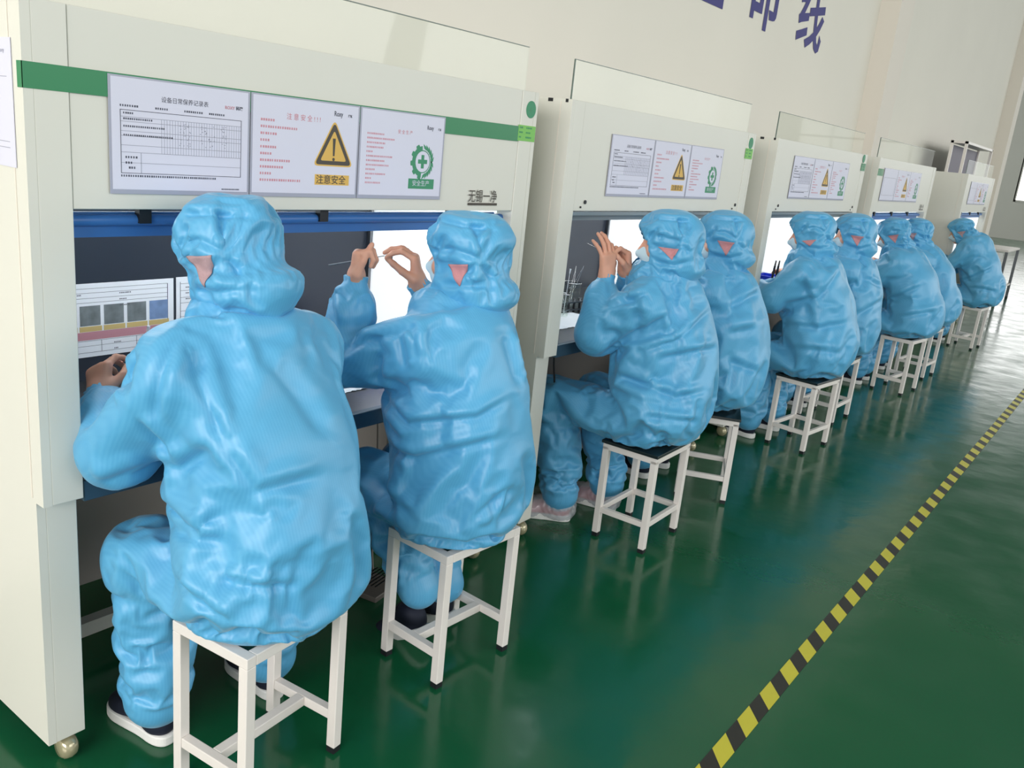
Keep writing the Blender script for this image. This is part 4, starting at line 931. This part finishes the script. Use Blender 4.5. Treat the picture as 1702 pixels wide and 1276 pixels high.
# pens beside the blue bin of the third bench
for dx, dy, lab in ((0, 0, 'black marker pen standing by the blue bin at the third bench'), (.012, .03, 'slimmer black pen leaning by the blue bin at the third bench')):
    t = thing('marker_pen', lab, 'pen', (-.055 + dx, 5.36 + dy, .8555), 0, 'pens at the third bench')
    MB().tube([(0, 0, 0), (0, .03, .20)], .007, 10).build('barrel', M['black'], t); MB().tube([(0, .03, .20), (0, .036, .235)], .006, 10, 0, .004).build('cap', M['sign_dark'], t)
# second bench instruments
t = thing('instrument_rack', 'metal rack of round knobs on the worktop of the second bench', 'rack', (-.40, 3.60, .8535), math.radians(-8))
for zz in (.012, .05): MB().box((-.012, -.17, zz), (.012, .17, zz + .006)).build('rail', M['steel'], t)
for s in (-1, 1): MB().box((-.03, s * .17 - .003, 0), (.03, s * .17 + .003, .062)).build('rack_end', M['steel'], t)
for i in range(8):
    y = -.148 + i * .042; k = MB().tube([(0, y, .056), (0, y, .070)], .009, 12).build('knob', M['chrome'], t); MB().tube([(.0, y, .0), (0, y, .056)], .006, 8).build('knob_stem', M['black'], k)
beaker(-.50, 3.74, .8535, .048, .125, 'glass beaker holding tweezers on the worktop of the second bench')
for i, (dx, dy, dz) in enumerate(((.03, .045, .205), (-.02, .05, .195), (.02, -.05, .19))):
    tweezers((-.50 - dx * .5, 3.74 - dy * .4, .862), (-.50 + dx, 3.74 + dy, .862 + dz), ('upright tweezers in the beaker, leaning furthest right', 'upright tweezers at the back of the beaker', 'upright tweezers in the beaker, leaning left')[i], 'tweezers in the beaker')
swab((-.36, 3.47, .858), (-.35, 3.474, 1.087), 'tall white cotton swab by the left edge of the second bench opening')
beaker(-.362, 3.472, .8535, .024, .11, 'narrow glass jar with one cotton swab in the second bench')
# foot pedal and cables
t = thing('foot_pedal', 'grey perforated metal foot pedal on the floor under the nearest bench', 'pedal', (-.13, 2.07, 0), math.radians(10))
MB().box((-.11, -.075, 0), (.05, .075, .022)).build('pedal_base', M['steel_dark'], t, .003)
pl_ = MB(); 
V = []
for i in range(9):
    for k in (0, 1): pl_.box((-.105 + i * .018, -.07, .040 + i * .0025), (-.105 + i * .018 + .004, .07, .043 + i * .0025))
for j in range(8): pl_.add([(-.105, -.07 + j * .0194, .041), (-.105, -.066 + j * .0194, .041), (.045, -.066 + j * .0194, .062), (.045, -.07 + j * .0194, .062)], [(0, 1, 2, 3)])
pl_.build('pedal_plate', M['steel'], t)
tag(MB().tube([(-.18, 2.10, .03), (-.22, 2.13, .08), (-.26, 2.16, .16), (-.27, 2.18, .30), (-.285, 2.19, .46), (-.30, 2.19, .70)], .0035, 8).build('pedal_cable', M['steel_dark']), 'thin cable rising from the foot pedal under the bench', 'cable')
tag(MB().tube([(-.12, 3.06, .80), (-.115, 3.065, .72), (-.11, 3.085, .62), (-.12, 3.11, .50), (-.16, 3.12, .34), (-.2, 3.12, .2)], .004, 8).build('hanging_cable', M['black']), 'black cable hanging below the worktop of the second bench', 'cable')
# ---------------------------------------------------------------- far end
t = thing('storage_rack', 'tall white tube rack with a dark back beyond the last bench', 'rack', (-.95, 12.75, 0))
for (x, y) in ((.45, 0), (.45, 1.9), (0.28, 0), (0.28, 1.9)): MB().box((x, y, 0), (x + .035, y + .035, 2.26)).build('rack_post', M['white_tube'], t)
for z in (.75, 1.35, 1.75, 2.22): MB().box((.28, 0, z), (.485, 1.935, z + .03)).build('rack_shelf', M['white_tube'], t)
MB().box((.285, .05, .8), (.295, 1.9, 2.2)).build('rack_back', M['rack_dark'], t)
MB().box((.31, 1.0, 1.38), (.45, 1.8, 1.72)).build('blue_carton', M['blue'], t, .004)
t = thing('work_table', 'white framed table behind the last worker', 'table', (-.72, 15.1, 0))
MB().box((0, 0, .80), (.72, 1.25, .83)).build('tabletop', M['white_tube'], t, .003)
for (x, y) in ((0, 0), (.68, 0), (0, 1.21), (.68, 1.21)):
    l = MB().box((x, y, .03), (x + .04, y + .04, .80)).build('leg', M['steel'], t); MB().box((x, y, 0), (x + .04, y + .04, .03)).build('rubber_foot', M['black'], l)
MB().box((.05, .005, .25), (.66, .02, .78)).build('front_panel', M['lining'], t)
MB().box((.685, .04, .22), (.71, 1.21, .25)).build('stretcher', M['white_tube'], t)
